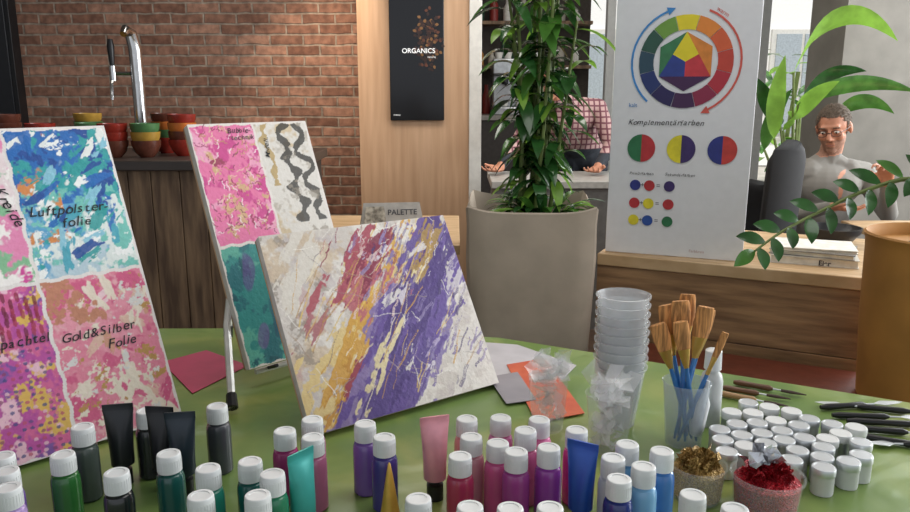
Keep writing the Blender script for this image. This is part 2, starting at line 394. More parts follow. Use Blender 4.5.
def tri(a,r,dirn,mi):
    a=math.radians(a); c=(X0+r*math.cos(a),Z0+r*math.sin(a)); tx,tz=-math.sin(a)*dirn,math.cos(a)*dirn; rx,rz=math.cos(a),math.sin(a)
    poly(g,[(c[0]+tx*.028,c[1]+tz*.028),(c[0]+rx*.014,c[1]+rz*.014),(c[0]-rx*.014,c[1]-rz*.014)],mi)
tri(112,.183,-1,1); tri(-62,.183,-1,0)
g.build('arrows',[mred2,mblu2],p,smooth=False)
g=Geo()
for (x,a,b) in ((.112,2,0),(.250,3,4),(.388,6,5)):
    g.disc(x,.385,.049,90,270,0,mi=a); g.disc(x,.385,.049,-90,90,0,mi=b)
for r,(z,tr) in enumerate(((.252,(6,0,4)),(.187,(0,3,0)),(.125,(3,1,2)))):
    for x,mi in zip((.098,.148,.218),tr): g.disc(x,z,.019,0,360,0,mi=mi)
g.build('diagrams',[mred,mblu,mgr,mye,mpu,mor,mna],p,smooth=False)
ink=MC['ink_dark']
handtext('Komplementärfarben',.0265,ink,p,.060,.468); handtext('Primärfarben',.014,ink,p,.075,.29); handtext('Sekundärfarben',.014,ink,p,.20,.29)
text('warm',.020,mred2,p,.335,.855,rot=-.6); text('kalt',.020,mblu2,p,.06,.53,rot=0)
for z in (.245,.18,.118): text('+',.025,ink,p,.116,z); text('=',.025,ink,p,.172,z)
text('Farbkreis',.014,M('ink_pale','#b89a9a',.6),p,.3,.02)
g=Geo(); g.box((.22,.012,0),(.26,.018,.7)); g.tube([(.24,.02,.6),(.24,.24,.006)],.008); g.build('rear_strut',[wood_light],p)

# books
p=empty('book_stack',mw=MW@Matrix.Translation((.72,.22,.76)))
for i,(w,d_,h,rt,c) in enumerate(((.28,.21,.028,.05,'#cfcac0'),(.27,.20,.018,-.06,'#8a8782'),(.26,.19,.012,.1,'#e3dfd6'))):
    z=sum((.028,.018,.012)[:i]); g=Geo(); mt=Matrix.Rotation(rt,4,'Z')
    g.box((-w/2,-d_/2,z),(w/2,d_/2,z+.003),0,mt); g.box((-w/2,-d_/2,z+h-.003),(w/2,d_/2,z+h-.0002),0,mt); g.box((-w/2+.004,-d_/2+.004,z+.003),(w/2-.004,d_/2-.004,z+h-.003),1,mt)
    g.box((-w/2,d_/2-.003,z),(w/2,d_/2,z+h-.0002),0,mt)
    g.build('book_%d'%i,[M('cover%d'%i,c,.5),M('pages','#ddd8cc',.8)],p,smooth=False)
t=text('Eier',.024,ink,p,.02,.005,-.1105,off=.0008)
g=Geo(); g.lathe([(.03,0),(.035,.005),(.075,.02),(.1,.05),(.105,.07),(.1,.07),(.09,.045),(.06,.02),(.01,.012)],seg=32)
g.build('serving_bowl',[M('stoneware_black','#202124',.4)],mw=MW@Matrix.Translation((.78,.56,.76)))

# ochre planter w/ ZZ plant
PX,PY=1.377,2.10
g=Geo(); g.lathe([(.165,0),(.175,.01),(.19,.25),(.195,.46),(.198,.49),(.202,.50),(.196,.505),(.187,.49),(.185,.47)],seg=40,mi=0); g.lathe([(.186,.46),(0,.48)],seg=24,mi=1)
g.build('ochre_planter',[M('ochre','#b5803f',.7,var=.12,scale=6,bump=.1),soil],loc=(PX,PY,.45))
g=Geo()
def frond(pts,n,L,w,start=.2):
    pts=[V(q) for q in pts]
    def at(t):
        k=t*(len(pts)-1); i=min(int(k),len(pts)-2); f=k-i
        p0=pts[max(i-1,0)];p1=pts[i];p2=pts[i+1];p3=pts[min(i+2,len(pts)-1)]
        return .5*((2*p1)+(p2-p0)*f+(2*p0-5*p1+4*p2-p3)*f*f+(3*p1-p0-3*p2+p3)*f**3)
    g.tube([at(i/24) for i in range(25)],[.008-.0002*i for i in range(25)],2,6)
    for i in range(n):
        t=start+(1-start)*i/(n-1); p0=at(min(t,1)); tg=(at(min(t+.02,1))-at(max(t-.02,0))).normalized()
        sd=tg.cross(V((0,-.8,.6))).normalized()*(1 if i%2 else -1)
        d=(sd*.8+tg*.6+V((0,-.15,-.05))).normalized()*L*random.uniform(.85,1.15)
        if i==n-1: d=tg*L
        g.leaf(p0,p0+d*.5+V((0,-.008,.01)),p0+d,w,random.choice((0,0,1)),side=d.cross(V((random.uniform(-.3,.3),-.8,.5))),pk=.5,fold=.15)
frond([(1.36,2.05,.93),(1.33,2.0,1.08),(1.22,2.02,1.12),(1.1,2.02,1.09),(.98,2.0,1.04),(.86,1.96,.99),(.775,1.92,.945)],20,.078,.036,.25)
frond([(1.38,2.08,.93),(1.37,2.0,1.14),(1.32,1.98,1.25),(1.24,1.95,1.275)],8,.075,.034,.5)
frond([(1.42,2.1,.93),(1.5,2.05,1.2),(1.52,2.0,1.42)],14,.08,.036,.2)
frond([(1.35,2.05,.93),(1.3,1.98,1.02),(1.24,1.9,1.06),(1.18,1.86,1.04)],8,.075,.034,.35)
frond([(1.40,2.15,.93),(1.50,2.2,1.2),(1.58,2.25,1.4)],14,.08,.036,.2)
g.build('zz_plant',[leafA,leafB,stem_m])

# strelitzia
g=Geo(); ptb=V((2.02,4.5,.4))
def bl(b,c,t,w,mi,side=(0,-.3,1)):
    b=V(b);g.leaf(b,c,t,w,mi,side=V(side),n=14,fold=.25,pk=.42); g.tube([ptb+V((random.uniform(-.04,.04),0,-.05)),ptb.lerp(b,.5)+V((0,0,.1)),b],[.014,.010,.007],2,6)
bl((1.95,4.5,1.45),(2.14,4.45,1.96),(2.47,4.4,1.62),.13,3,(.2,-.5,.8))
bl((1.97,4.45,1.27),(2.25,4.4,1.46),(2.58,4.35,1.34),.10,1)
bl((1.83,4.4,1.08),(1.80,4.4,1.3),(1.83,4.35,1.54),.10,3,(1,-.2,0))
bl((1.90,4.5,1.15),(1.78,4.45,1.3),(1.70,4.4,1.42),.10,0,(1,-.3,.6))
bl((1.92,4.5,1.12),(2.0,4.4,1.33),(2.12,4.3,1.40),.10,3,(.5,-.5,1))
bl((2.25,4.55,1.2),(2.36,4.5,1.36),(2.50,4.4,1.22),.09,1)
bl((1.86,4.6,1.0),(1.86,4.6,1.2),(1.95,4.5,1.36),.09,1,(1,-.3,.3))
bl((2.1,4.7,1.3),(2.25,4.7,1.5),(2.42,4.6,1.46),.09,0,(.3,-.5,1))
g.build('bird_of_paradise_plant',[leafA,leafB,stem_m,leafC])
g=Geo(); g.lathe([(.14,0),(.16,.02),(.19,.38),(.2,.4),(.185,.4),(.18,.36)],seg=32); g.lathe([(.18,.34),(0,.36)],seg=20,mi=1); g.build('round_planter',[M('grey_pot','#56544f',.8),soil],loc=(2.02,4.6,0))

# ------------------------------------------------------------------ people
skin=M('skin','#bf8468',.55,var=.06); 
stub=M('stubble_skin','#98705c',.7,var=.15,scale=150)
def hand(g,mt,curl=.5,sx=1):
    g.caps((-.022*sx,0,.02),(-.03*sx,0,.085),.013,.012,mat=mt); g.caps((.0,0,.01),(0,0,.088),.016,.012,mat=mt); g.caps((.022*sx,0,.02),(.03*sx,0,.082),.013,.011,mat=mt)
    g.caps((-.012*sx,0,.03),(-.012*sx,0,.085),.014,.012,mat=mt); g.caps((.012*sx,0,.03),(.014*sx,0,.085),.014,.012,mat=mt)
    for x,L,sp in ((-.033,.066,-.22),(-.011,.076,-.06),(.012,.071,.08),(.033,.056,.25)):
        p0=V((x*sx,0,.088)); a=curl*.5; pr=p0; 
        for s_,l in ((0,.42),(1,.32),(2,.26)):
            d=V((math.sin(sp)*sx*math.cos(a),-math.sin(a),math.cos(a)*math.cos(sp))); q=pr+d*L*l
            g.caps(pr,q,.0088-.0008*s_,.0082-.0008*s_,mat=mt); pr=q; a+=curl*.7
    g.caps((-.022*sx,-.004,.02),(-.052*sx,-.018,.05),.014,.0105,mat=mt); g.caps((-.052*sx,-.018,.05),(-.056*sx,-.032,.078),.0105,.009,mat=mt)
def person(name,MP,J,mats,headrot,hair_m,glasses=False,seated=True):
    """local frame: faces -Y, z up, origin on floor"""
    root=empty(name,mw=MP); g=Geo()
    hip,chest,neck,head=V(J['hip']),V(J['chest']),V(J['neck']),V(J['head'])
    for t,r in ((0,(.165,.125,.12)),(.3,(.155,.12,.11)),(.6,(.165,.12,.12)),(1,(.18,.118,.12))):
        c=hip.lerp(chest,t); g.sphere(c,r,0,20,14)
    g.caps(chest+V((-.1,0,.05)),neck+V((-.02,.01,-.01)),.075,.05); g.caps(chest+V((.1,0,.05)),neck+V((.02,.01,-.01)),.075,.05)
    HR=Matrix.Translation(head)@Euler(headrot).to_matrix().to_4x4()
    g.caps(neck+V((0,.01,-.02)),HR@V((0,.025,-.05)),.056,.052)
    g.sphere((0,.018,.03),(.074,.093,.086),0,20,14,HR); g.sphere((0,-.018,-.045),(.059,.067,.062),0,18,12,HR); g.sphere((0,-.068,-.092),(.024,.02,.018),0,12,8,HR)
    g.sphere((0,-.03,-.07),(.05,.05,.04),0,14,10,HR)
    g.caps((0,-.084,.012),(0,-.106,-.022),.008,.0125,mat=HR); g.caps((-.012,-.09,-.028),(.012,-.09,-.028),.0085,.0085,mat=HR)
    g.caps((-.036,-.072,.028),(.036,-.072,.028),.011,.011,mat=HR)
    for sx in (-1,1):
        g.sphere((sx*.078,.01,-.002),(.010,.018,.031),0,10,8,HR); g.sphere((sx*.038,-.056,-.022),(.024,.023,.024),0,12,8,HR)
    g.caps((-.016,-.080,-.054),(.016,-.080,-.054),.0075,.0075,mat=HR); g.caps((-.013,-.079,-.065),(.013,-.079,-.065),.008,.008,mat=HR)
    hands=[]
    for k,sx in (('R',-1),('L',1)):
        sh,el,wr,hd,hn=[V(q) for q in J['arm'+k]]
        g.caps(chest+V((sx*.1,0,.06)),sh,.08,.062); g.caps(sh,el,.060,.047); g.caps(el,wr,.047,.029)
        z=hd.normalized(); y=(-hn+z*hn.dot(z)).normalized(); x=y.cross(z); g.caps(wr,wr+z*.02,.028,.02)
        hand(g,frame(wr,x,y,z),J.get('curl'+k,.5),sx); hands.append((wr,z))
        hp,kn,an,toe=[V(q) for q in J['leg'+k]]
        g.caps(hip+V((sx*.06,0,-.03)),hp,.11,.095); g.caps(hp,kn,.092,.066); g.caps(kn,an,.062,.042); g.caps(an,toe,.046,.036)
    me=g.mesh(name+'_src',[]); o=bpy.data.objects.new('tmp',me); link(o)
    m=o.modifiers.new('r','REMESH'); m.mode='VOXEL'; m.voxel_size=.006
    s=o.modifiers.new('s','SMOOTH'); s.factor=.5; s.iterations=3
    dg=bpy.context.evaluated_depsgraph_get(); nm=bpy.data.meshes.new_from_object(o.evaluated_get(dg)); bpy.data.objects.remove(o)
    nm.name='body'
    nm.materials.clear()
    for q in mats: nm.materials.append(q)   # 0 skin 1 shirt 2 trousers 3 shoes 4 stubble
    HI=HR.inverted(); nup=(head-neck).normalized()
    for pl in nm.polygons:
        c=pl.center; mi=1
        hc=HI@c
        if hc.length<.15 and hc.z>-.13 and (c-neck).dot(nup)>.0:
            mi=0
            if len(mats)>4 and hc.z<-.035-.25*max(0,.06-abs(hc.x))*.3 and hc.y<.0 and hc.z>-.125 and not(abs(hc.x)<.02 and -.07<hc.z<-.046): mi=4
        elif (c-neck).dot(nup)>.03 and (c-neck).length<.10: mi=0
        else:
            for wr,z in hands:
                if (c-wr).dot(z)>-.005 and (c-wr).length<.22: mi=0
            if mi==1:
                if c.z<.11: mi=3
                elif (seated and c.z<.60 and (c.z<.53 or c.y<-.15)) or (not seated and c.z<.98): mi=2
            if mi==2:
                for wr,z in hands:
                    if (c-wr).length<.2 and seated: mi=1
        pl.material_index=mi
    nm.shade_smooth(); ob=bpy.data.objects.new('body',nm); link(ob,root)
    g=Geo()
    for sx in (-1,1):
        g.sphere((sx*.031,-.076,.006),(.0125,.010,.0065),0,12,8,HR); g.sphere((sx*.031,-.0855,.005),(.005,.003,.005),1,10,6,HR)
        g.tube([(sx*.048,-.077,.027),(sx*.034,-.086,.031),(sx*.018,-.085,.028)],.0030,2,6,mat=HR)
    g.tube([(-.020,-.083,-.061),(0,-.0885,-.0600),(.020,-.083,-.061)],[.0015,.0028,.0015],3,6,mat=HR)
    g.build('face_details',[M('eye_white','#cfc9c0',.3),M('iris','#2b2420',.2),hair_m,M('lips','#94605a',.5)],root)
    # hair: close-fitting scalp cover plus short tufts lying along the skull
    g=Geo(); seg,rg=32,22; c0=V((0,0.019,0.031)); R=V((.0765,.0955,.0885)); idx={}; R2=random.Random(5)
    for i in range(rg+1):
        ph=math.pi*i/rg
        for k in range(seg):
            a=2*math.pi*k/seg; d=V((math.sin(ph)*math.cos(a),math.sin(ph)*math.sin(a),math.cos(ph)))
            p_=c0+V((d.x*R.x,d.y*R.y,d.z*R.z)); g.v.append(tuple(HR@p_)); idx[(i,k)]=(p_,len(g.v)-1)
    def hline(c): return (.080 if abs(c.x)<.045 else .062) if c.y<-.035 else (.074-.135*min(1,(c.y+.035)/.05))
    for i in range(rg):
        for k in range(seg):
            q=[idx[(i,k)],idx[(i,(k+1)%seg)],idx[(i+1,(k+1)%seg)],idx[(i+1,k)]]
            cc=sum((z_[0] for z_ in q),V())/4
            if cc.z>hline(cc): g.f.append(tuple(z_[1] for z_ in q)); g.m.append(0)
    for k in range(900):
        d=V((R2.gauss(0,1),R2.gauss(0,1),R2.gauss(0,1))).normalized(); p_=c0+V((d.x*R.x,d.y*R.y,d.z*R.z))
        if p_.z<hline(p_)-.004: continue
        fl=V((R2.uniform(-.3,.3),.8,-.5)); fl=(fl-d*fl.dot(d)).normalized()*R2.uniform(.016,.028)
        g.leaf(HR@p_,HR@(p_+fl*.5+d*.006),HR@(p_+fl+d*R2.uniform(.0005,.004)),.006,0,n=3,side=(HR.to_3x3()@fl.cross(d)))
    g.build('hair',[hair_m],root)
    if glasses:
        g=Geo()
        for sx in (-1,1):
            ring=[(sx*.033+.023*math.cos(a),-.096,.004+.016*math.sin(a)) for a in [2*math.pi*k/20 for k in range(21)]]
            g.tube(ring,.0012,0,6,mat=HR); g.tube([(sx*.056,-.096,.01),(sx*.077,-.04,.012),(sx*.08,.012,.008)],.0014,0,6,mat=HR)
        g.tube([(-.01,-.098,.008),(.01,-.098,.008)],.0014,0,6,mat=HR); g.build('glasses',[M('glasses_rim','#2c2a2a',.4)],root)
    return root
greyhair=M('hair_grey','#5d5044',.85,scale=160,var=.3); dark=M('trousers','#2c3038',.85)
J1=dict(hip=(0,.04,.56),chest=(0,-.02,.87),neck=(0,-.02,1.01),head=(-.01,-.055,1.16),
 armR=((-.19,-.01,.93),(-.25,-.10,.70),(-.10,-.30,.80),(.8,-.55,-.05),(0,0,1)),
 armL=((.19,-.01,.93),(.27,-.14,.74),(.17,-.27,.915),(-.3,-.35,.6),(-.7,-.5,-.3)),curlL=.9,curlR=.4,
 legR=((-.1,.0,.53),(-.13,-.42,.5),(-.13,-.38,.09),(-.14,-.53,.045)),legL=((.1,.0,.53),(.13,-.42,.5),(.13,-.38,.09),(.14,-.53,.045)))
MP=Matrix.Translation((1.925,3.95,0))
person('seated_man',MP,J1,[skin,M('sweater_grey','#87847e',.95,var=.06,scale=6),dark,black,stub],(math.radians(16),math.radians(-5),math.radians(-38)),greyhair,glasses=True)
J2=dict(hip=(.10,.12,.95),chest=(-.02,-.06,1.17),neck=(-.09,-.14,1.30),head=(-.15,-.24,1.42),
 armR=((-.20,-.10,1.24),(-.33,-.22,1.06),(-.46,-.40,.90),(-.5,-.8,-.12),(0,0,1)),
 armL=((.17,-.06,1.24),(.24,-.2,1.02),(.12,-.42,.90),(-.4,-.8,-.12),(0,0,1)),
 legR=((.0,.12,.92),(-.02,.1,.5),(-.02,.14,.09),(-.03,.0,.045)),legL=((.2,.12,.92),(.2,.1,.5),(.2,.14,.09),(.21,.0,.045)))
person('cafe_worker',Matrix.Translation((.73,4.95,0)),J2,[skin,plaid_mat(),dark,black],(math.radians(35),0,math.radians(-20)),M('hair_dark','#2e221b',.8,var=.3,scale=100),seated=False)
p=empty('prep_counter'); Geo().box((.22,4.2,0),(1.25,4.68,.82)).build('body',[M('counter_grey','#6f6c68',.7)],p); Geo().box((.2,4.17,.82),(1.27,4.72,.86)).build('top',[M('counter_top_grey','#a9a6a0',.4)],p,bevel=.004)
p=empty('back_bar'); Geo().box((-.05,6.6,0),(1.28,7.2,1.1)).build('body',[M('bb','#3a3532',.7)],p); Geo().box((-.08,6.57,1.1),(1.3,7.25,1.14)).build('top',[M('bbtop','#8f8a84',.4)],p,bevel=.004)
g=Geo()
for z in (1.55,1.95,2.35): g.box((-.08,7.35,z),(1.28,7.59,z+.03))
g.build('shelves',[wood_bar],p)
g=Geo()
cl=[M('st%d'%i,c,.4) for i,c in enumerate(['#d8d4cc','#8a2f2a','#b9b4a8','#2c4a3a','#c48a3a'])]
for z in (1.14,1.58,1.98,2.38):
    x=-.02
    while x<1.2:
        r=random.uniform(.03,.045); h=random.uniform(.1,.26); g.lathe([(r,0),(r*1.02,h*.6),(r*.5,h*.8),(r*.45,h)],(x,7.47 if z>1.2 else 7.1,z),random.randrange(5),14); x+=2.2*r+random.uniform(.01,.06)
g.build('shelf_bottles',cl,p)
p=empty('espresso_machine',(.33,6.62,1.141))
g=Geo(); g.box((0,0,0),(.42,.4,.07)); g.box((0,.18,.07),(.42,.4,.34)); g.box((-.01,-.02,.34),(.43,.41,.47)); g.build('body',[M('machine_steel','#c0c4c7',.3,.8)],p,bevel=.012)
g=Geo()
for x in (.1,.22,.34): g.tube([(x,.1,.34),(x,.1,.26)],.028,0,14); g.tube([(x,.09,.27),(x,-.06,.25)],.011,0); g.lathe([(.022,0),(.03,.05),(.027,.05),(.02,.005)],(x,.08,.075),1)
for i in range(5): g.lathe([(.025,0),(.038,.06),(.034,.06),(.02,.006)],(.05+i*.08,.2,.47),1)
g.build('groupheads',[black,cream],p)
p=empty('cafe_table',(2.05,3.3,0)); g=Geo(); g.box((-.2,-.3,.71),(.6,.3,.74)); g.build('top',[wood_light],p,bevel=.005); g=Geo(); g.lathe([(.22,0),(.22,.015),(.03,.03),(.03,.7),(.1,.71)],(.13,0,0),0,24); g.build('pedestal',[black],p)
g=Geo(); g.lathe([(.03,0),(.05,.004),(.075,.012),(.073,.015),(.04,.009)],(0,0,0)); g.lathe([(.022,.012),(.032,.06),(.029,.06),(.02,.02)],(0,0,0)); g.build('coffee_cup_and_saucer',[cream],loc=(2.05,3.32,.74))
def chair(name,mw,hb=.7,wb=.22):
    p=empty(name,mw=mw); g=Geo(); g.box((-.21,-.2,.42),(.21,.2,.45)); g.build('seat',[M('seat_black','#151517',.8)],p,bevel=.012)
    g=Geo(); n=18; H=hb
    for i in range(n+1):
        for j in range(n+1):
            a=-1.0+2.0*i/n; t=j/n; w=math.sqrt(max(0,1-max(0,(t-.86)/.14)**2))*.999+.001 if t>.86 else 1
            x=wb*math.sin(a)*w/math.sin(1.0); y=.2-.11*(1-math.cos(a))+.03*t; g.v.append((x,y,.45+H*t))
    for i in range(n):
        for j in range(n):
            q=i*(n+1)+j; g.f.append((q,q+n+1,q+n+2,q+1)); g.m.append(0)
    b=g.build('backrest',[MC['seat_black']],p); s=b.modifiers.new('s','SOLIDIFY'); s.thickness=.04; s.offset=0
    g=Geo()
    for x in (-.18,.18):
        for y in (-.17,.17): g.tube([(x*.9,y*.9,.42),(x*1.1,y*1.1,0)],[.014,.010],0,10)
    g.build('legs',[black],p)
chair('dining_chair',Matrix.Translation((1.43,3.70,0))@Matrix.Rotation(math.radians(-142),4,'Z'),.66,.14)
chair('dining_chair',Matrix.Translation((1.925,4.06,0)),.38)
chair('dining_chair',Matrix.Translation((1.62,4.28,0))@Matrix.Rotation(math.radians(160),4,'Z'),.42)

# ------------------------------------------------------------------ craft table
poly_t=[(-1.75,1.86),(-.35,1.88),(.11,1.80),(.93,1.38),(1.55,.98),(1.40,.35),(-1.75,.35)]
cx,cy=0,1.1
p=empty('craft_table')
Geo().prism([(cx+(x-cx)*.985,cy+(y-cy)*.985) for x,y in poly_t][::-1],.715,.742).build('table_top',[wood_light],p)
g=Geo()
for x,y in ((-1.65,1.78),(-.3,1.78),(.85,1.32),(1.42,.95),(1.3,.45),(-1.65,.45),(-.2,.45)): g.box((x-.025,y-.025,0),(x+.025,y+.025,.715))
g.build('legs',[black],p)
clothm=bpy.data.materials.new('oilcloth'); clothm.use_nodes=True; nt=clothm.node_tree; N=nt.nodes; Lk=nt.links; b=N['Principled BSDF']
tc=N.new('ShaderNodeTexCoord'); n1=N.new('ShaderNodeTexNoise'); n1.inputs['Scale'].default_value=4; n1.inputs['Detail'].default_value=4; n1.inputs['Distortion'].default_value=.8
Lk.new(tc.outputs['Object'],n1.inputs['Vector']); rp=N.new('ShaderNodeValToRGB'); el=rp.color_ramp.elements
el[0].position=.3; el[0].color=(*lin('#607c42'),1); el[1].position=.78; el[1].color=(*lin('#a3a75c'),1); q=el.new(.5); q.color=(*lin('#748c4a'),1)
Lk.new(n1.outputs['Fac'],rp.inputs[0]); Lk.new(rp.outputs[0],b.inputs['Base Color']); b.inputs['Roughness'].default_value=.3
n2=N.new('ShaderNodeTexNoise'); n2.inputs['Scale'].default_value=5; n2.inputs['Detail'].default_value=2; n2.inputs['Distortion'].default_value=.8; Lk.new(tc.outputs['Object'],n2.inputs['Vector'])
bp=N.new('ShaderNodeBump'); bp.inputs['Strength'].default_value=.35; bp.inputs['Distance'].default_value=.025; Lk.new(n2.outputs['Fac'],bp.inputs['Height']); Lk.new(bp.outputs[0],b.inputs['Normal'])
Geo().prism(poly_t[::-1],.742,.75).build('oilcloth',[clothm],p)
g=Geo(); m_=len(poly_t); npt=[]
for i in range(m_):
    a=V((*poly_t[i],0)); c_=V((*poly_t[(i+1)%m_],0)); ns=max(3,int((c_-a).length/.04))
    for k in range(ns): npt.append((a.lerp(c_,k/ns),len(npt)))
for z,am in ((.748,0),(.72,.006),(.6,.016),(.5,.02)):
    for (q,k) in npt: g.v.append(tuple(q+(q-V((cx,cy,0))).normalized()*am*(1.2+math.sin(k*1.3))+V((0,0,z))))
K_=len(npt)
for j in range(3):
    for k in range(K_): g.f.append((j*K_+k,j*K_+(k+1)%K_,(j+1)*K_+(k+1)%K_,(j+1)*K_+k)); g.m.append(0)
g.build('oilcloth_skirt',[clothm],p)
def sheet(name,pts,hexc,z=.7515,h2=None):
    Geo().prism(pts,z,z+.0012).build(name,[M(name+'_m'+hexc[1:],hexc,.55,hex2=h2,scale=14,var=.08)],smooth=False)
sheet('pink_paper_sheet',[(-.66,1.62),(-.585,1.70),(-.46,1.60),(-.53,1.44)][::-1],'#b8385f')
sheet('white_paper_sheet',[(.06,1.76),(.15,1.74),(.27,1.60),(.20,1.46),(.08,1.50)][::-1],'#bcb8bc')
sheet('orange_flyer',[(.115,1.60),(.205,1.64),(.245,1.34),(.15,1.30)][::-1],'#c04c2c',.7532,'#d2643a')
sheet('flyer',[(.07,1.52),(.135,1.55),(.16,1.40),(.10,1.38)][::-1],'#8f8a90',.755)

# ------------------------------------------------------------------ paintings
def L3(h): return np.array(lin(h))
def vnl(a,b,seed):
    rs=np.random.RandomState(seed); gx=rs.rand(64,64); ai=np.floor(a).astype(int); bi=np.floor(b).astype(int); fa=a-ai; fb=b-bi
    fa=fa*fa*(3-2*fa); fb=fb*fb*(3-2*fb); q=lambda i,j: gx[i%64,j%64]
    return (q(ai,bi)*(1-fa)+q(ai+1,bi)*fa)*(1-fb)+(q(ai,bi+1)*(1-fa)+q(ai+1,bi+1)*fa)*fb
class Paint:
    def __init__(s,H,W,wm,hm,base):
        s.H,s.W=H,W; s.img=np.ones((H,W,3))*L3(base); s.h=np.zeros((H,W)); yy,xx=np.mgrid[0:H,0:W]; s.x=xx/(W-1)*wm; s.y=yy/(H-1)*hm; s.wm=wm; s.hm=hm; s.seed=1
    def noise(s,su,sv,ang=0,o=4,pers=.62):
        u=s.x*math.cos(ang)+s.y*math.sin(ang); v=-s.x*math.sin(ang)+s.y*math.cos(ang); r=0;a=1;t=0
        for i in range(o): s.seed+=1; r=r+a*vnl(u*su*2**i+7.3*i+5,v*sv*2**i+3.1*i+9,s.seed); t+=a; a*=pers
        n=r/t; return (n-n.mean())/n.std()
    def put(s,mask,c,hh=0):
        m=np.clip(mask,0,1)[...,None]; s.img=s.img*(1-m)+L3(c)*m; s.h+=np.clip(mask,0,1)*hh
    def splotch(s,reg,c,sc,th,soft=.35,a=1,ang=0,an=1.,pers=.7):
        n=s.noise(sc*2.5,sc*2.5*an,ang,5,pers); lo=np.quantile(n,1-th); s.put(reg*np.clip((n-lo)/soft,0,1)*a,c,.0001)
    def scrape(s,cx,cy,hl,hw,ang,c,cover=.6,su=10,sv=60,k=.45,a=.95,soft=.12,lim=None):
        ca,sa=math.cos(ang),math.sin(ang); u=((s.x-cx)*ca+(s.y-cy)*sa)/hl; v=(-(s.x-cx)*sa+(s.y-cy)*ca)/hw
        f=1-np.maximum(np.abs(u),np.abs(v)); n=.7*s.noise(su,sv,ang,4)+.4*s.noise(30,30,0,4,.7)
        m=np.clip((np.clip(f,-1,.5)*1.6+n*k-(1-cover))/soft,0,1)*a*(f>-.5)
        if lim is not None: m=m*lim
        s.put(m,c,.00015)
    def stroke(s,x0,y0,x1,y1,w,c,a=.9,dry=.6,lim=None):
        dx,dy=x1-x0,y1-y0; L=math.hypot(dx,dy)+1e-6; ux,uy=dx/L,dy/L
        t=((s.x-x0)*ux+(s.y-y0)*uy)/L; d=(s.x-x0)*-uy+(s.y-y0)*ux+.0012*np.sin(t*9+x0*90)
        tab=np.random.rand(40); st=tab[np.clip(((d/w+1)*10).astype(int),0,39)]
        m=(np.abs(d)<w)*(t>0)*(t<1)*(st>dry*t*.9)
        if lim is not None: m=m*lim
        s.put(m*a,c,.0002)
    def reg(s,x0,x1,y0,y1): 
        w=.0015*np.sin(s.x*160)+.0015*np.sin(s.y*130+2)
        return ((s.x+w>x0)&(s.x+w<x1)&(s.y+w>y0)&(s.y+w<y1)).astype(float)
def canvas(name,BL,yaw,sh,ch,W,P,th=.018):
    H=math.hypot(sh,ch); e=V((math.cos(yaw),math.sin(yaw),0)); n=V((-math.sin(yaw),math.cos(yaw),0)); up=(n*sh+V((0,0,ch))).normalized(); back=up.cross(e)
    MT=frame(V(BL),e,back,up); root=empty(name,mw=MT)
    h,w=P.H,P.W; me=bpy.data.meshes.new('painted_face'); xs=P.x.ravel()*W/P.wm; zs=P.y.ravel()*H/P.hm
    ys=-.0006-np.clip(P.h,0,.0009).ravel(); co_=np.stack([xs,ys,zs],1)
    idx=np.arange(h*w).reshape(h,w); q=np.stack([idx[:-1,:-1],idx[:-1,1:],idx[1:,1:],idx[1:,:-1]],-1).reshape(-1,4)
    me.vertices.add(h*w); me.vertices.foreach_set('co',co_.ravel()); me.loops.add(q.size); me.loops.foreach_set('vertex_index',q.ravel())
    me.polygons.add(len(q)); me.polygons.foreach_set('loop_start',np.arange(0,q.size,4)); me.polygons.foreach_set('loop_total',np.full(len(q),4))
    me.update(calc_edges=True); me.validate(); at=me.color_attributes.new('paint','FLOAT_COLOR','POINT')
    col=np.ones((h*w,4)); col[:,:3]=np.clip(P.img.reshape(-1,3),0,1); at.data.foreach_set('color',col.ravel()); me.materials.append(paint); me.shade_smooth()
    link(bpy.data.objects.new('painted_face',me),root)
    Geo().box((0,0,0),(W,th,H)).build('stretched_canvas',[M('canvas_side','#d7d2cb',.8,hex2='#c3bcb8',scale=25)],root,bevel=.002)
    g=Geo()
    for a in ((0,0,.03,H),(W-.03,0,W,H),(0,0,W,.03),(0,H-.03,W,H)): g.box((a[0]+.001,th,a[1]+.001),(a[2]-.001,th+.006,a[3]-.001))
    g.build('stretcher_bars',[birch],root)
    return root,MT,H
# P3 diagonal violet painting
P=Paint(320,350,.42,.378,'#cbc3bb')
A=math.radians(50)
P.splotch(1,'#ded8d0',7,.5,soft=.8); P.splotch(1,'#b5a9ac',8,.25,a=.5,soft=.8); P.splotch(P.reg(-1,.2,-1,.5),'#c2a67d',6,.35,a=.55,soft=.7); P.splotch(P.reg(-1,.2,-1,.3),'#b98f94',7,.22,a=.5,soft=.7); P.splotch(P.reg(-1,.14,.12,.5),'#8f8478',10,.14,a=.7,soft=.5)
K5=.5
P.scrape(.15,.17,.26,.07,A,'#d9c084',.5,8,40,K5); P.scrape(.13,.12,.22,.05,A,'#cc9a40',.55,8,60,K5); P.scrape(.25,.31,.10,.035,A,'#cf9f48',.55,10,60,K5); P.scrape(.09,.05,.08,.035,A,'#c08a3a',.55,10,60,K5)
P.scrape(.195,.28,.11,.05,A,'#a34256',.72,8,50,K5); P.scrape(.21,.30,.09,.03,A,'#84304a',.55,8,60,K5); P.scrape(.175,.235,.07,.03,A,'#b5656e',.5,10,60,K5); P.scrape(.09,.25,.07,.018,A,'#a9505c',.42); P.scrape(.12,.09,.07,.02,A,'#963c52',.5); P.scrape(.05,.18,.07,.02,A,'#a86a70',.35)
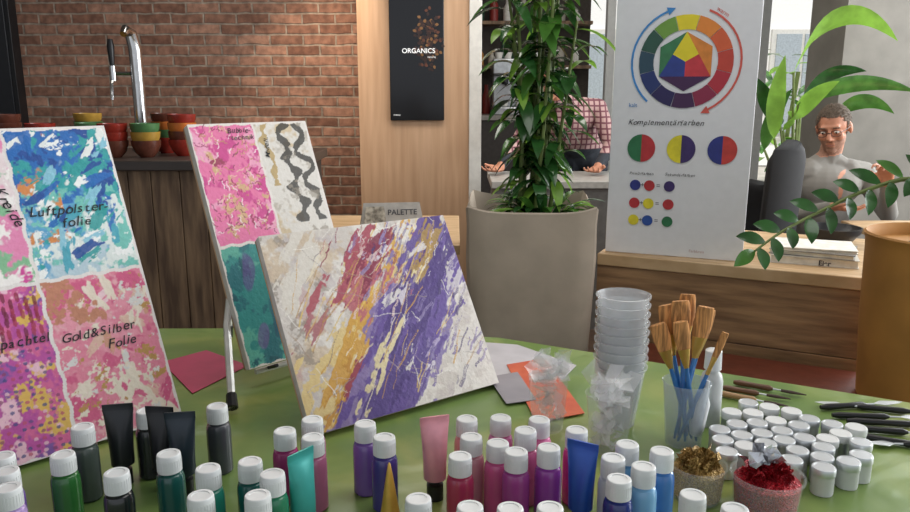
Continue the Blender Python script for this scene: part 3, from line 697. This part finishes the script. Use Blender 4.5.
P.scrape(.265,.16,.30,.080,A,'#8272a6',.78,7,45,K5); P.scrape(.28,.17,.28,.070,A,'#624b93',.82,7,50,K5); P.scrape(.30,.21,.21,.05,A,'#4c3779',.62,7,50,K5); P.scrape(.18,.05,.11,.045,A,'#584586',.72,8,50,K5)
P.scrape(.34,.30,.08,.025,A,'#a5864e',.45,10,60,K5); P.scrape(.235,.17,.2,.014,A,'#dfd0a4',.3,10,60,K5)
for k in range(8):
    P.scrape(random.uniform(.2,.36),random.uniform(.04,.32),.04,.010,math.radians(random.uniform(5,60)),random.choice(['#cfc8d2','#a99bc0','#d8d2ce','#4a3872','#4a3872']),.2,20,80,.5)
P.scrape(.385,.08,.13,.05,A,'#d6d0c9',.6,10,50,K5); P.scrape(.40,.25,.06,.025,A,'#c7bfc6',.4); P.scrape(.05,.31,.10,.05,A,'#d6cfc4',.5)
def rs(n,x0,x1,y0,y1,cols,ln,w,a0=None,lim=None,P_=None):
    for i in range(n):
        x,y=random.uniform(x0,x1),random.uniform(y0,y1); a=a0+random.gauss(0,.15) if a0 is not None else random.uniform(0,3.1); l=random.uniform(*ln); (P_ or P).stroke(x,y,x+l*math.cos(a),y+l*math.sin(a),random.uniform(*w),random.choice(cols),random.uniform(.5,.9),.5,lim)
rs(45,.02,.36,.0,.3,['#d9b964','#c99a44','#e2d6bc','#b58a4a'],(.04,.13),(.0008,.0018),A)
rs(70,.17,.4,.0,.34,['#5a4884','#75639c','#46356c','#8f80ac'],(.02,.07),(.0015,.004),A)
rs(26,.17,.4,.02,.34,['#cfc6d2','#b7abc4','#dcd6d0'],(.01,.035),(.0008,.002),A)
rs(40,.10,.28,.18,.36,['#8c3a50','#b5656e','#d9c0bc'],(.015,.05),(.001,.003),A)
rs(50,.0,.42,.0,.37,['#e9e4dc','#9a8d8a','#c3b4ae','#a58f7a'],(.02,.08),(.0007,.0012))
r3,MT3,H3=canvas('violet_gold_canvas_painting',(-.249,1.225,.762),math.atan2(.59,.807),.197,.323,.42,P)
# P1
P=Paint(440,285,.36,.58,'#e2dcd8')
q=P.reg(.181,.356,.297,.575)
P.put(q,'#b4c9d3'); P.splotch(q,'#5b9fc6',5,.55,.6); P.splotch(q*(P.y>.43),'#2468b0',4,.7,.5); P.splotch(q,'#2f9a9c',6,.42,.5); P.splotch(q*(P.y<.46),'#72bdb2',7,.4,.5); P.splotch(q,'#dbe2de',8,.25,.4); P.splotch(q*(P.x<.25)*(P.y>.36),'#d0864e',6,.3,.4); P.splotch(q*(P.y>.4),'#1b4a92',8,.3,.4); P.splotch(q,'#eceeec',11,.14,.3)
for k in range(46): P.scrape(random.uniform(.19,.35),random.uniform(.31,.565),.03,.011,random.uniform(.3,1.6),random.choice(['#1f66b0','#dfe6e2','#2b9898','#86bfd2','#174a94','#45a0b4','#e8eae6','#1f66b0']),.45,20,80,.45,lim=q)
q=P.reg(.181,.356,.004,.291); P.put(q,'#dd849a'); P.splotch(q,'#e2a7b0',5,.5,.6); P.splotch(q,'#cf5c84',6,.32,.5)
for k in range(36): P.scrape(random.uniform(.19,.35),random.uniform(.02,.28),.035,.012,random.uniform(0,3.1),random.choice(['#e5dac8','#e497a8','#cc5480','#dcb8a6','#cf9a80','#e9cbd0']),.4,20,70,.45,lim=q)
P.splotch(q,'#e5dac8',10,.12,.3); P.splotch(q,'#b98f50',13,.08,.3); P.splotch(q*(P.y>.16),'#bd8066',9,.2,.4); P.splotch(q,'#d9d7d3',14,.08,.3)
q=P.reg(.004,.176,.004,.291); P.put(q,'#d06494'); P.splotch(q,'#b8509c',5,.45,.5); P.splotch(q,'#7a529c',6,.28,.5); P.splotch(q,'#dab25a',8,.18,.4); P.splotch(q,'#e8bccb',8,.22,.4)
for i in range(14):
    for j in range(26):
        x=.010+i*.012+random.uniform(-.0015,.0015); y=.012+j*.0105+random.uniform(-.001,.001)
        c=random.choice(['#8c2038','#6e1c34','#a03048']) if j>18 else random.choice(['#8a3f6a','#5b4a86','#2f477f','#b84c6a','#e2b8c6'])
        if random.random()<.75: P.put(((P.x-x)**2/.0034**2+(P.y-y)**2/(.0028 if j<18 else .009)**2<1)*.8,c,.0002)
q=P.reg(.004,.176,.297,.575); P.put(q,'#e3d3d4'); P.splotch(q,'#e088b0',4,.38,.5); P.splotch(q,'#84b890',6,.22,.5); P.splotch(q,'#efeae6',8,.3,.5); P.splotch(q,'#d04c98',7,.15,.4)
r1,MT1,H1=canvas('technique_sampler_canvas_painting',(-.507-.714*.36,1.318-.7*.36,.758),math.radians(44.5),.25,.525,.36,P)
inkb=M('marker_black','#15161b',.5)
handtext('Luftpolster-',.0245,inkb,r1,.190,.412,-.0022); handtext('folie',.0245,inkb,r1,.240,.387,-.0022)
handtext('Gold&Silber',.023,inkb,r1,.190,.180,-.0022); handtext('Folie',.023,inkb,r1,.262,.154,-.0022); handtext('Kreide',.026,inkb,r1,.145,.47,-.0022,rot=-1.3); handtext('Spachtel',.022,inkb,r1,.085,.19,-.0022)
# P2
P=Paint(380,215,.29,.53,'#ddd6cf')
q=P.reg(.004,.146,.262,.526); P.put(q,'#de74a0'); P.splotch(q,'#e49fba',5,.45,.5); P.splotch(q,'#c8488a',6,.28,.4); P.splotch(q,'#cda680',10,.18,.4); P.splotch(q,'#9a3c58',9,.10,.4)
for i in range(150):
    x,y=random.uniform(.01,.14),random.uniform(.27,.52); a=random.uniform(0,3.1); l=random.uniform(.008,.022); P.stroke(x,y,x+l*math.cos(a),y+l*math.sin(a),.0012,random.choice(['#9c2a58','#e0c2a4','#7c3050','#ecdcde','#b98a5a']),.85,.1)
q=P.reg(.152,.286,.262,.526); P.put(q,'#d5d0c8'); P.splotch(q,'#c2a878',4,.3,.6,a=.7); P.splotch(q,'#a39888',6,.2,.6,a=.6)
wig=.004*np.sin(P.y*61+1)+.003*np.sin(P.y*23)
for k,(x0,am,w,fr) in enumerate(((.176,.004,.008,60),(.222,.010,.014,95),(.262,.012,.012,88))):
    xc=x0+am*np.sin(P.y*fr+k)+wig; nn=P.noise(30,60,0,4,.7)*.0022; P.put(q*(np.abs(P.x-xc+nn)<w*(.75+.35*np.sin(P.y*170+k)))*(P.y>.29 if k else P.y>.38)*.92,'#2b2823' if k else '#b0955e',.0002)
P.splotch(q*(P.x>.2),'#8f8576',9,.12,.4,a=.7)
q=P.reg(.004,.146,.004,.256); P.put(q,'#2f8a86'); P.splotch(q,'#226e76',5,.45,.5); P.splotch(q,'#58a896',6,.3,.5); P.splotch(q,'#185a64',8,.15,.4)
for cx_,cy_,rx,ry,c in ((.05,.2,.016,.045,'#5a4a88'),(.09,.09,.018,.05,'#24506a'),(.05,.06,.015,.03,'#6d5a92'),(.11,.2,.010,.045,'#6f5690'),(.12,.05,.012,.04,'#5a4a88')):
    rr=((P.x-cx_+.006*np.sin(P.y*50))/rx)**2+((P.y-cy_)/ry)**2; P.put(q*np.clip((1-rr)*3,0,1)*.7,c)
q=P.reg(.152,.286,.004,.256); P.put(q,'#cf7f6a'); P.splotch(q,'#e3b35a',6,.4); P.splotch(q,'#8a5ca0',7,.3)
r2,MT2,H2=canvas('pattern_sampler_canvas_painting',(-.418,1.461,.795),math.radians(44.5),.2,.485,.29,P)
handtext('Bubble-',.016,inkb,r2,.085,.502,-.0022); handtext('technik',.016,inkb,r2,.09,.486,-.0022); handtext('Modell.',.016,inkb,r2,.172,.44,-.0022,rot=1.4)

# easels -------------------------------------------------------------
legm=M('easel_leg_white','#d5d3ce',.4,.2)
def easel(MT,W,H,hf=.92,back=.30,fl=.0,name='table_easel',spread=.9,front=None):
    g=Geo(); inv=MT.to_3x3(); upv=inv@V((0,0,1)); O=MT.translation
    def onp(x,z,off=.03): return MT@V((x,off,z))
    ap=onp(W/2,H*hf,.045)
    zb=-(O.z-.752)/upv.z
    feet=[onp(W/2-W*spread/2,zb+.004,.036),onp(W/2+W*spread/2,zb+.004,.036)]
    nb=MT.to_3x3()@V((0,1,0)); nb.z=0; nb.normalize()
    bk=V((ap.x,ap.y,.756))+nb*back-(inv@V((1,0,0)))*fl
    for i,f in enumerate(feet+[bk]):
        f.z=.760
        if i==0 and front is not None:
            f=V(front); j=onp(-.014,.10,.02); path=[ap,j,f]
        else: path=[ap,f]
        g.tube(path,.0075,0,6); g.tube([f+(path[-2]-f).normalized()*.03,f],[.010,.0115],1,8)
    g.sphere(ap,.016,1)
    if O.z>.78:
        g.tube([onp(W*.1,-.008,.034),onp(W*.9,-.008,.034)],.006,0,6)
        for k in (.2,.8): g.tube([onp(W*k,-.007,.034),onp(W*k,-.007,-.008)],.004,1,6)
    else:
        g.tube([onp(W*.2,.1,.036),onp(W*.8,.1,.036)],.005,0,6)
    g.build(name,[legm,black])
easel(MT2,.29,H2,back=.10,fl=.02,spread=1.0,front=(-.422,1.345,.762)); easel(MT3,.42,H3,back=.14); easel(MT1,.36,H1,hf=.85,back=.12)

# ------------------------------------------------------------------ bottles
items=[]
def addi(kind,x,y,r,*a): items.append([kind,x,y,r,a])
bl_=[(-541,965,'#2f6b34'),(-550,1042,'#4a5450'),(-443,911,'#1d1f22'),(-483,1110,'#26282a'),(-396,968,'#1f5450'),(-377,1125,'#44464c'),(-314,853,'#266a5e'),(-325,917,'#2a8a78'),(-277,944,'#1f5c58'),(-245,858,'#6fb0a0'),(-237,903,'#2c7a5a'),
(-250,1035,'#a83a78'),(-217,1075,'#b26b96'),(-205,1014,'#b9698f'),(-135,1060,'#7d5ba6'),(-102,1014,'#453a86'),(-45,846,'#c2b04a'),(18,1075,'#e2959a'),(7,959,'#a93358'),(25,1020,'#c98f9a'),(70,1085,'#d27ab0'),(60,1002,'#cf5f96'),(84,968,'#a0438f'),(103,1030,'#dc6fa0'),(128,1075,'#e07fae'),(131,980,'#8f3f9c'),(178,1031,'#d33f8c'),(207,950,'#c9cdd4'),(212,898,'#27357c'),(243,990,'#6aa0cc'),(248,930,'#7fb2d8'),(285,965,'#3f74b4'),(296,860,'#9fc0d8'),
(-617,953,'#8a62b4'),(-590,915,'#7a58a8'),(-565,875,'#b79ad0'),(333,819,'#c9a24a'),(18,825,'#a0306a'),(114,825,'#d35a90'),(66,822,'#b04a98')]
for i,(x,y,c) in enumerate(bl_): addi('b',x/1000,y/1000,.0205,c)
tubes=[(-.515,1.085,'#23252a',.2),(-.448,1.075,'#1d1e22',-.1),(-.41,1.055,'#26303a',.15),(-.205,.93,'#3fa39c',.9),(-.03,1.04,'#e09aa6',.3),(.185,.955,'#2a55b0',-.5)]
for x,y,c,r in tubes: addi('t',x,y,.02,c,r)
jars=[(494,1261),(526,1257),(572,1279),(597,1261),(483,1211),(519,1215),(558,1223),(584,1207),(621,1231),(644,1211),(444,1191),(476,1165),(517,1165),(552,1176),(577,1161),(610,1159),(636,1173),(478,1134),(502,1139),(532,1142),(584,1122),(555,1117),(438,1151),(430,1109),(520,1081),(567,1100),(659,1142),(633,1095),(603,1081),(560,1060),(672,1200),(540,1300)]
for x,y in jars: addi('j',x/1000,y/1000,.0178)
fixed=[('cs',.300,1.306,.052),('c1',.168,1.285,.042),('c2',.262,1.203,.045),('bc',.397,1.225,.042),('rt',.456,1.015,.054),('gt',.365,1.045,.042),('wb',.466,1.30,.021)]
for k,x,y,r in fixed: addi(k,x,y,r)
for it in range(300):
    for i in range(len(items)):
        for j in range(i+1,len(items)):
            a,b=items[i],items[j]; dx,dy=b[1]-a[1],b[2]-a[2]; d=math.hypot(dx,dy); R_=a[3]+b[3]+.001
            if d<R_:
                if d<1e-5: dx,dy,d=1,0,1
                o_=(R_-d)/2; fa=0 if len(a[0])==2 else 1; fb=0 if len(b[0])==2 else 1
                if fa+fb==0: continue
                s_=2/(fa+fb); a[1]-=dx/d*o_*s_*fa; a[2]-=dy/d*o_*s_*fa; b[1]+=dx/d*o_*s_*fb; b[2]+=dy/d*o_*s_*fb
bm_cache={}
def bottle_mesh(c):
    if c in bm_cache: return bm_cache[c]
    g=Geo(); r=.0192
    prof=[(r*.9,0),(r,.003),(r,.070),(r*.97,.076),(r*.88,.081),(r*.74,.083),(r*.74,.085),(r*.86,.0855),(r*.86,.087),(r*.84,.1085),(r*.81,.1105),(r*.76,.1112),(r*.56,.1112),(r*.55,.1104),(r*.1,.1104)]
    g.lathe(prof,mis=[0]*6+[1]*8,seg=28)
    for k in range(28):
        a=2*math.pi*k/28; g.box((-.0006,r*.83,.088),(.0006,r*.865,.104),1,Matrix.Rotation(a,4,'Z'))
    me=g.mesh('paint_bottle',[M('acryl_'+c[1:],c,.22,coat=.4,var=.05),white_plastic],ang=.5); bm_cache[c]=me; return me
def tube_mesh(c):
    g=Geo(); seg=24
    g.lathe([(.0125,0),(.0125,.024),(.008,.026),(.008,.030)],seg=20,mi=1)
    L_=[(.030,.008,.008),(.034,.017,.017),(.06,.0175,.0165),(.09,.0195,.011),(.115,.0215,.004),(.122,.0225,.0014),(.132,.0225,.0014)]
    n=len(g.v)
    for z,a,b_ in L_:
        for k in range(seg): an=2*math.pi*k/seg; g.v.append((a*math.cos(an),b_*math.sin(an),z))
    for i in range(len(L_)-1):
        for k in range(seg):
            k2=(k+1)%seg; g.f.append((n+i*seg+k,n+i*seg+k2,n+(i+1)*seg+k2,n+(i+1)*seg+k)); g.m.append(0 if i<5 else 2)
    g.f.append(tuple(n+(len(L_)-1)*seg+k for k in range(seg))); g.m.append(2)
    return g.mesh('paint_tube',[M('tube_'+c[1:],c,.3,.2,var=.1),black,M('crimp_'+c[1:],c,.3,.4)])
r=.0172; JP=[(r*.92,0),(r*.96,.002),(r*.96,.029),(r,.030),(r*1.02,.031),(r*1.02,.041),(r*.97,.0425),(r*.80,.0427),(r*.78,.0423),(.001,.0424)]
gj=Geo(); gj.lathe(JP,mis=[0,0,0]+[1]*6,seg=24)
jm=gj.mesh('mini_jar',[M('jar_white','#d3d4d3',.4,var=.05),alu]); gj2=Geo(); gj2.lathe(JP,mis=[0,0,0]+[1]*6,seg=24)
jm2=gj2.mesh('mini_jar',[M('jar_metal','#b8bbc0',.35,.7),M('lid_white','#dcdddc',.4,var=.03)])
Zt=.7505
pos={}
for k,x,y,r_,a in items:
    if k=='b': o=bpy.data.objects.new('paint_bottle',bottle_mesh(a[0])); link(o); o.location=(x,y,Zt); o.rotation_euler[2]=random.uniform(0,6); s_=random.uniform(.98,1.04); o.scale=(1,1,s_)
    elif k=='t': o=bpy.data.objects.new('paint_tube',tube_mesh(a[0])); link(o); o.location=(x,y,Zt); o.rotation_euler[2]=a[1]
    elif k=='j': o=bpy.data.objects.new('mini_jar',random.choice((jm,jm,jm2))); link(o); o.location=(x,y,Zt)
    else: pos[k]=(x,y)
g=Geo(); g.lathe([(.019,0),(.020,.004),(.020,.085),(.017,.098),(.012,.103),(.012,.107),(.0155,.108),(.0145,.142),(.012,.144),(.001,.144)],mis=[0]*5+[1]*4,seg=28); g.build('medium_bottle',[M('bottle_translucent','#c9ccca',.35),white_plastic],loc=(*pos['wb'],Zt))
g=Geo(); g.lathe([(.013,0),(.0145,.003),(.0145,.02),(.012,.035),(.0045,.085),(.0018,.10),(.0005,.102)],seg=24,mis=[1,1,0,0,0,0]); g.build('liner_nozzle',[M('gold_paint','#d3a84a',.35,.3),M('gold_base','#b8862c',.4,.3)],loc=(-.09,.955,Zt))
frost=M('frosted_plastic','#e4e7e9',.25,alpha=.36,var=.04,coat=.5)
g=Geo()
for i in range(9):
    z=i*.0165; g.lathe([(.030,z),(.0305,z+.001),(.0455,z+.108),(.0485,z+.109),(.049,z+.113),(.0465,z+.1135),(.0445,z+.108),(.0295,z+.003)],seg=32,capt=False)
g.build('plastic_cup_stack',[frost],loc=(*pos['cs'],Zt))
clearp=M('clear_plastic','#e6eaec',.12,alpha=.13,var=.03,coat=.6)
film=M('cellophane','#f8fafb',.08,alpha=.34,var=.05,coat=1)
def crumple(g,c,R,H,n,mi=0,seed=0,sz=(.012,.03)):
    rs_=random.Random(seed)
    for i in range(n):
        a=rs_.uniform(0,6.28); z=rs_.uniform(0,H); rr=R*rs_.uniform(.2,.95)*(1 if z<H*.6 else 1.15); p0=V((c[0]+rr*math.cos(a),c[1]+rr*math.sin(a),c[2]+z)); s_=rs_.uniform(*sz)
        ax=V((rs_.gauss(0,1),rs_.gauss(0,1),rs_.gauss(0,1))).normalized(); bx=ax.cross(V((rs_.gauss(0,1),rs_.gauss(0,1),1))).normalized(); nx=ax.cross(bx)
        k=[p0+ax*s_*rs_.uniform(.7,1.3)*math.cos(t)+bx*s_*rs_.uniform(.4,1)*math.sin(t)+nx*rs_.uniform(-.008,.008) for t in (0,1.3,2.4,3.6,5)]
        k=[V((q.x,q.y,max(q.z,c[2]))) for q in k]
        g.add([p0+nx*.006]+k,[(0,1,2),(0,2,3),(0,3,4),(0,4,5),(0,5,1)],mi)
for key,sd in (('c1',3),('c2',9)):
    p=empty('cup_of_cellophane',(*pos[key],Zt)); R_=.036 if key=='c1' else .040
    g=Geo(); g.lathe([(R_*.78,0),(R_*.8,.002),(R_,.098),(R_*1.05,.1),(R_*.99,.1),(R_*.77,.004)],seg=32,capt=False); g.build('cup',[clearp],p)
    g=Geo(); crumple(g,(0,0,.006),R_*.62,.085,26,seed=sd,sz=(.008,.02)); crumple(g,(0,0,.088),R_*.9,.05,40,seed=sd+1,sz=(.012,.026)); g.build('film',[film],p,smooth=False)
p=empty('brush_cup',(*pos['bc'],Zt))
g=Geo(); R_=.040; g.lathe([(R_*.75,0),(R_*.77,.002),(R_,.112),(R_*1.04,.113),(R_*.98,.114),(R_*.74,.004)],seg=32,capt=False); g.build('cup',[M('tinted_plastic','#b9c6d0',.12,alpha=.26,coat=.5)],p)
g=Geo()
for i,(bx,by,tx,ty,tz,w) in enumerate(((.015,.0,-.056,.0,.215,.015),(.01,.01,-.036,.03,.24,.015),(.0,-.012,-.014,.02,.25,.017),(-.005,.01,.006,.045,.255,.015),(-.015,0,.024,.0,.245,.016),(-.01,.015,.036,.02,.235,.013),(-.012,-.01,.054,-.015,.205,.007),(.02,-.01,-.024,-.018,.225,.014))):
    b=V((bx,by,.008)); t=V((tx,ty,tz)); d=(t-b).normalized(); L_=(t-b).length
    g.tube([b,b+d*L_*.3,b+d*L_*.62],[.0022,.0048,.0035],0,10)
    g.tube([b+d*L_*.62,b+d*L_*.70,b+d*L_*.78],[.004,w*.55,w*.8],1,14,flat=.5)
    g.tube([b+d*L_*.78,b+d*L_*.88,b+d*L_*.97,t],[w*.8,w*1.0,w*.95,w*.85],2,14,flat=.42)
g.build('brushes',[M('brush_handle_blue','#2a6fb0',.25,coat=.5),M('ferrule_gold','#c9a45c',.3,.8),M('bristle_orange','#c08850',.85,scale=240,stretch=(1,1,.08),var=.45)],p)
mt=Matrix.Translation((.016,-.012,.02))@Matrix.Rotation(.16,4,'Y'); g=Geo(); g.lathe([(.009,0),(.0125,.012),(.0125,.06),(.006,.075),(.003,.1)],mat=mt,seg=16); g.build('glue_tube',[white_plastic],p)
def glitter(name,hexc,h2): return M(name,hexc,.25,.45,hex2=h2,scale=420,bump=.9,detail=2)
def tub(name,key,R_,H,fill,mat,fluff):
    p=empty(name,(*pos[key],Zt)); g=Geo(); g.lathe([(R_*.88,0),(R_*.9,.002),(R_,H),(R_*1.05,H+.001),(R_*1.05,H+.004),(R_*.98,H+.004),(R_*.88,.003)],seg=36,capt=False); g.build('tub',[clearp],p)
    g=Geo(); n=40; 
    g.lathe([(R_*.84,.003),(R_*.86,.005),(R_*.93,fill)],seg=n,mi=0,capt=False,capb=True)
    for j in range(8):
        rr=R_*.93*(1-j/8)
        for k in range(n): a=2*math.pi*k/n; g.v.append((rr*math.cos(a),rr*math.sin(a),fill+.012*(j/8)**.5+(random.uniform(-.003,.003) if j else 0)))
    b0=len(g.v)-8*n
    for j in range(7):
        for k in range(n): k2=(k+1)%n; g.f.append((b0+j*n+k,b0+j*n+k2,b0+(j+1)*n+k2,b0+(j+1)*n+k)); g.m.append(0)
    g.f.append(tuple(b0+7*n+k for k in range(n))); g.m.append(0)
    crumple(g,(0,0,fill+.002),R_*.7,.018,fluff,0,5,(.006,.014)); g.build('flakes',[mat],p,smooth=False)
tub('red_glitter_tub','rt',.050,.05,.043,glitter('red_glitter','#d01428','#7a0814'),50)
tub('gold_leaf_tub','gt',.040,.05,.046,glitter('gold_flakes','#e0ba70','#94733c'),90)
g=Geo(); crumple(g,(0,0,0),.022,.014,22,0,8,(.008,.016)); o=g.build('crumpled_foil',[M('silver_foil','#d0d2d6',.25,.8)],loc=(pos['rt'][0]-.004,pos['rt'][1]+.022,.812),smooth=False); 
def knife(name,a,b,hc,blade=True):
    a=V((*a,.757)); b=V((*b,.757)); d=(b-a).normalized(); L_=(b-a).length; s_=V((-d.y,d.x,0)); g=Geo()
    g.tube([a,a+d*L_*.08,a+d*L_*.3,a+d*L_*.5,a+d*L_*.55],[.004,.0062,.0055,.0062,.003],0,12)
    g.tube([a+d*L_*.55,a+d*L_*.66],[.0022,.0018],1,8)
    if blade: 
        c=a+d*L_*.66; w=.011; vs=[c-s_*.002,c+s_*.002,c+d*L_*.1+s_*w,c+d*L_*.27+s_*w*.5,b,c+d*L_*.27-s_*w*.5,c+d*L_*.1-s_*w]
        vs2=[q+V((0,0,.0008)) for q in vs]; nn=len(vs); g.add(vs+vs2,[tuple(range(nn))[::-1],tuple(range(nn,2*nn))]+[(i,(i+1)%nn,nn+(i+1)%nn,nn+i) for i in range(nn)],1)
    else: g.tube([a+d*L_*.66,a+d*L_*.8,b],[.005,.006,.002],2,10,flat=.5)
    g.build(name,[hc,alu,M('dark_bristle','#3a2a20',.8)],smooth=True)
bh=M('handle_black','#1c1b1d',.35); br=M('handle_brown','#6a4630',.4)
knife('palette_knife',(.70,1.36),(.87,1.385),bh); knife('palette_knife',(.705,1.325),(.89,1.31),bh); knife('palette_knife',(.71,1.27),(.88,1.235),bh); knife('palette_knife',(.705,1.24),(.86,1.17),bh)
knife('palette_knife',(.86,1.34),(.70,1.385),bh); knife('palette_knife',(.84,1.20),(.71,1.21),bh)
knife('paintbrush',(.72,1.30),(.93,1.27),bh,False); knife('paintbrush',(.545,1.46),(.66,1.40),br,False); knife('paintbrush',(.58,1.49),(.70,1.42),br,False); knife('paintbrush',(.53,1.43),(.64,1.365),M('handle_wood','#a9835a',.4),False)

# ------------------------------------------------------------------ light
w=bpy.data.worlds.new('world'); scene.world=w; w.use_nodes=True; nt=w.node_tree; bg=nt.nodes['Background']
sky=nt.nodes.new('ShaderNodeTexSky'); sky.sky_type='HOSEK_WILKIE'; sky.turbidity=6; sky.sun_direction=(.5,.5,.7)
mx=nt.nodes.new('ShaderNodeMix'); mx.data_type='RGBA'; mx.inputs['Factor'].default_value=.75; mx.inputs['B'].default_value=(.90,.94,1,1)
nt.links.new(sky.outputs[0],mx.inputs['A']); nt.links.new(mx.outputs['Result'],bg.inputs['Color']); bg.inputs['Strength'].default_value=1.0
def area(name,loc,target,sx,sy,pw,col=(1,1,1)):
    l=bpy.data.lights.new(name,'AREA'); l.shape='RECTANGLE'; l.size=sx; l.size_y=sy; l.energy=pw; l.color=col; o=bpy.data.objects.new(name,l); link(o); o.location=loc
    o.rotation_euler=(V(target)-V(loc)).to_track_quat('-Z','Y').to_euler()
area('window_daylight_side',(4.6,2.4,1.9),(0,2.2,1.2),3.5,2.2,180,(.95,.98,1))
area('window_daylight_rear',(3.9,4.4,2.3),(.3,1.2,.8),1.6,1.6,95,(.95,.98,1))
area('fill_light_table',(.5,1.6,2.95),(.5,1.6,0),2.2,1.2,20,(1,.98,.95))  # added overhead fill for the table, not a real ceiling fixture
area('fill_light_back',(0,3.8,2.95),(0,3.8,0),3,.8,50,(1,.95,.88))  # added fill that lifts the bar and brick wall, no actual lamp there
area('fill_light_kitchen',(.7,6.0,2.95),(.7,6,0),1,.6,9,(1,.95,.88))  # weak fill added for the back room, no actual lamp there
sl=bpy.data.lights.new('sun','SUN'); sl.energy=3.2; sl.angle=.02; sl.color=(1,.97,.92); o=bpy.data.objects.new('sun',sl); link(o); o.location=(0,-4,10); o.rotation_euler=V((0,math.cos(math.radians(62)),-math.sin(math.radians(62)))).to_track_quat('-Z','Y').to_euler()
sp=bpy.data.lights.new('brick_sun_fill','SPOT'); sp.energy=120; sp.spot_size=math.radians(50); sp.spot_blend=.8; sp.color=(1,.8,.6); sp.shadow_soft_size=.05  # added warm spot, stands in for sunlight on the right end of the brick
o=bpy.data.objects.new('brick_sun_fill',sp); link(o); o.location=(-.75,4.6,2.8); o.rotation_euler=V((-.95-(-.75),5.4-4.6,1.0-2.8)).to_track_quat('-Z','Y').to_euler()

cd=bpy.data.cameras.new('camera'); co=bpy.data.objects.new('camera',cd); link(co)
cd.lens=36*760/910; co.location=(0,0,1.35); co.rotation_euler=(math.radians(90-12.3),0,0); cd.clip_start=.05
scene.camera=co
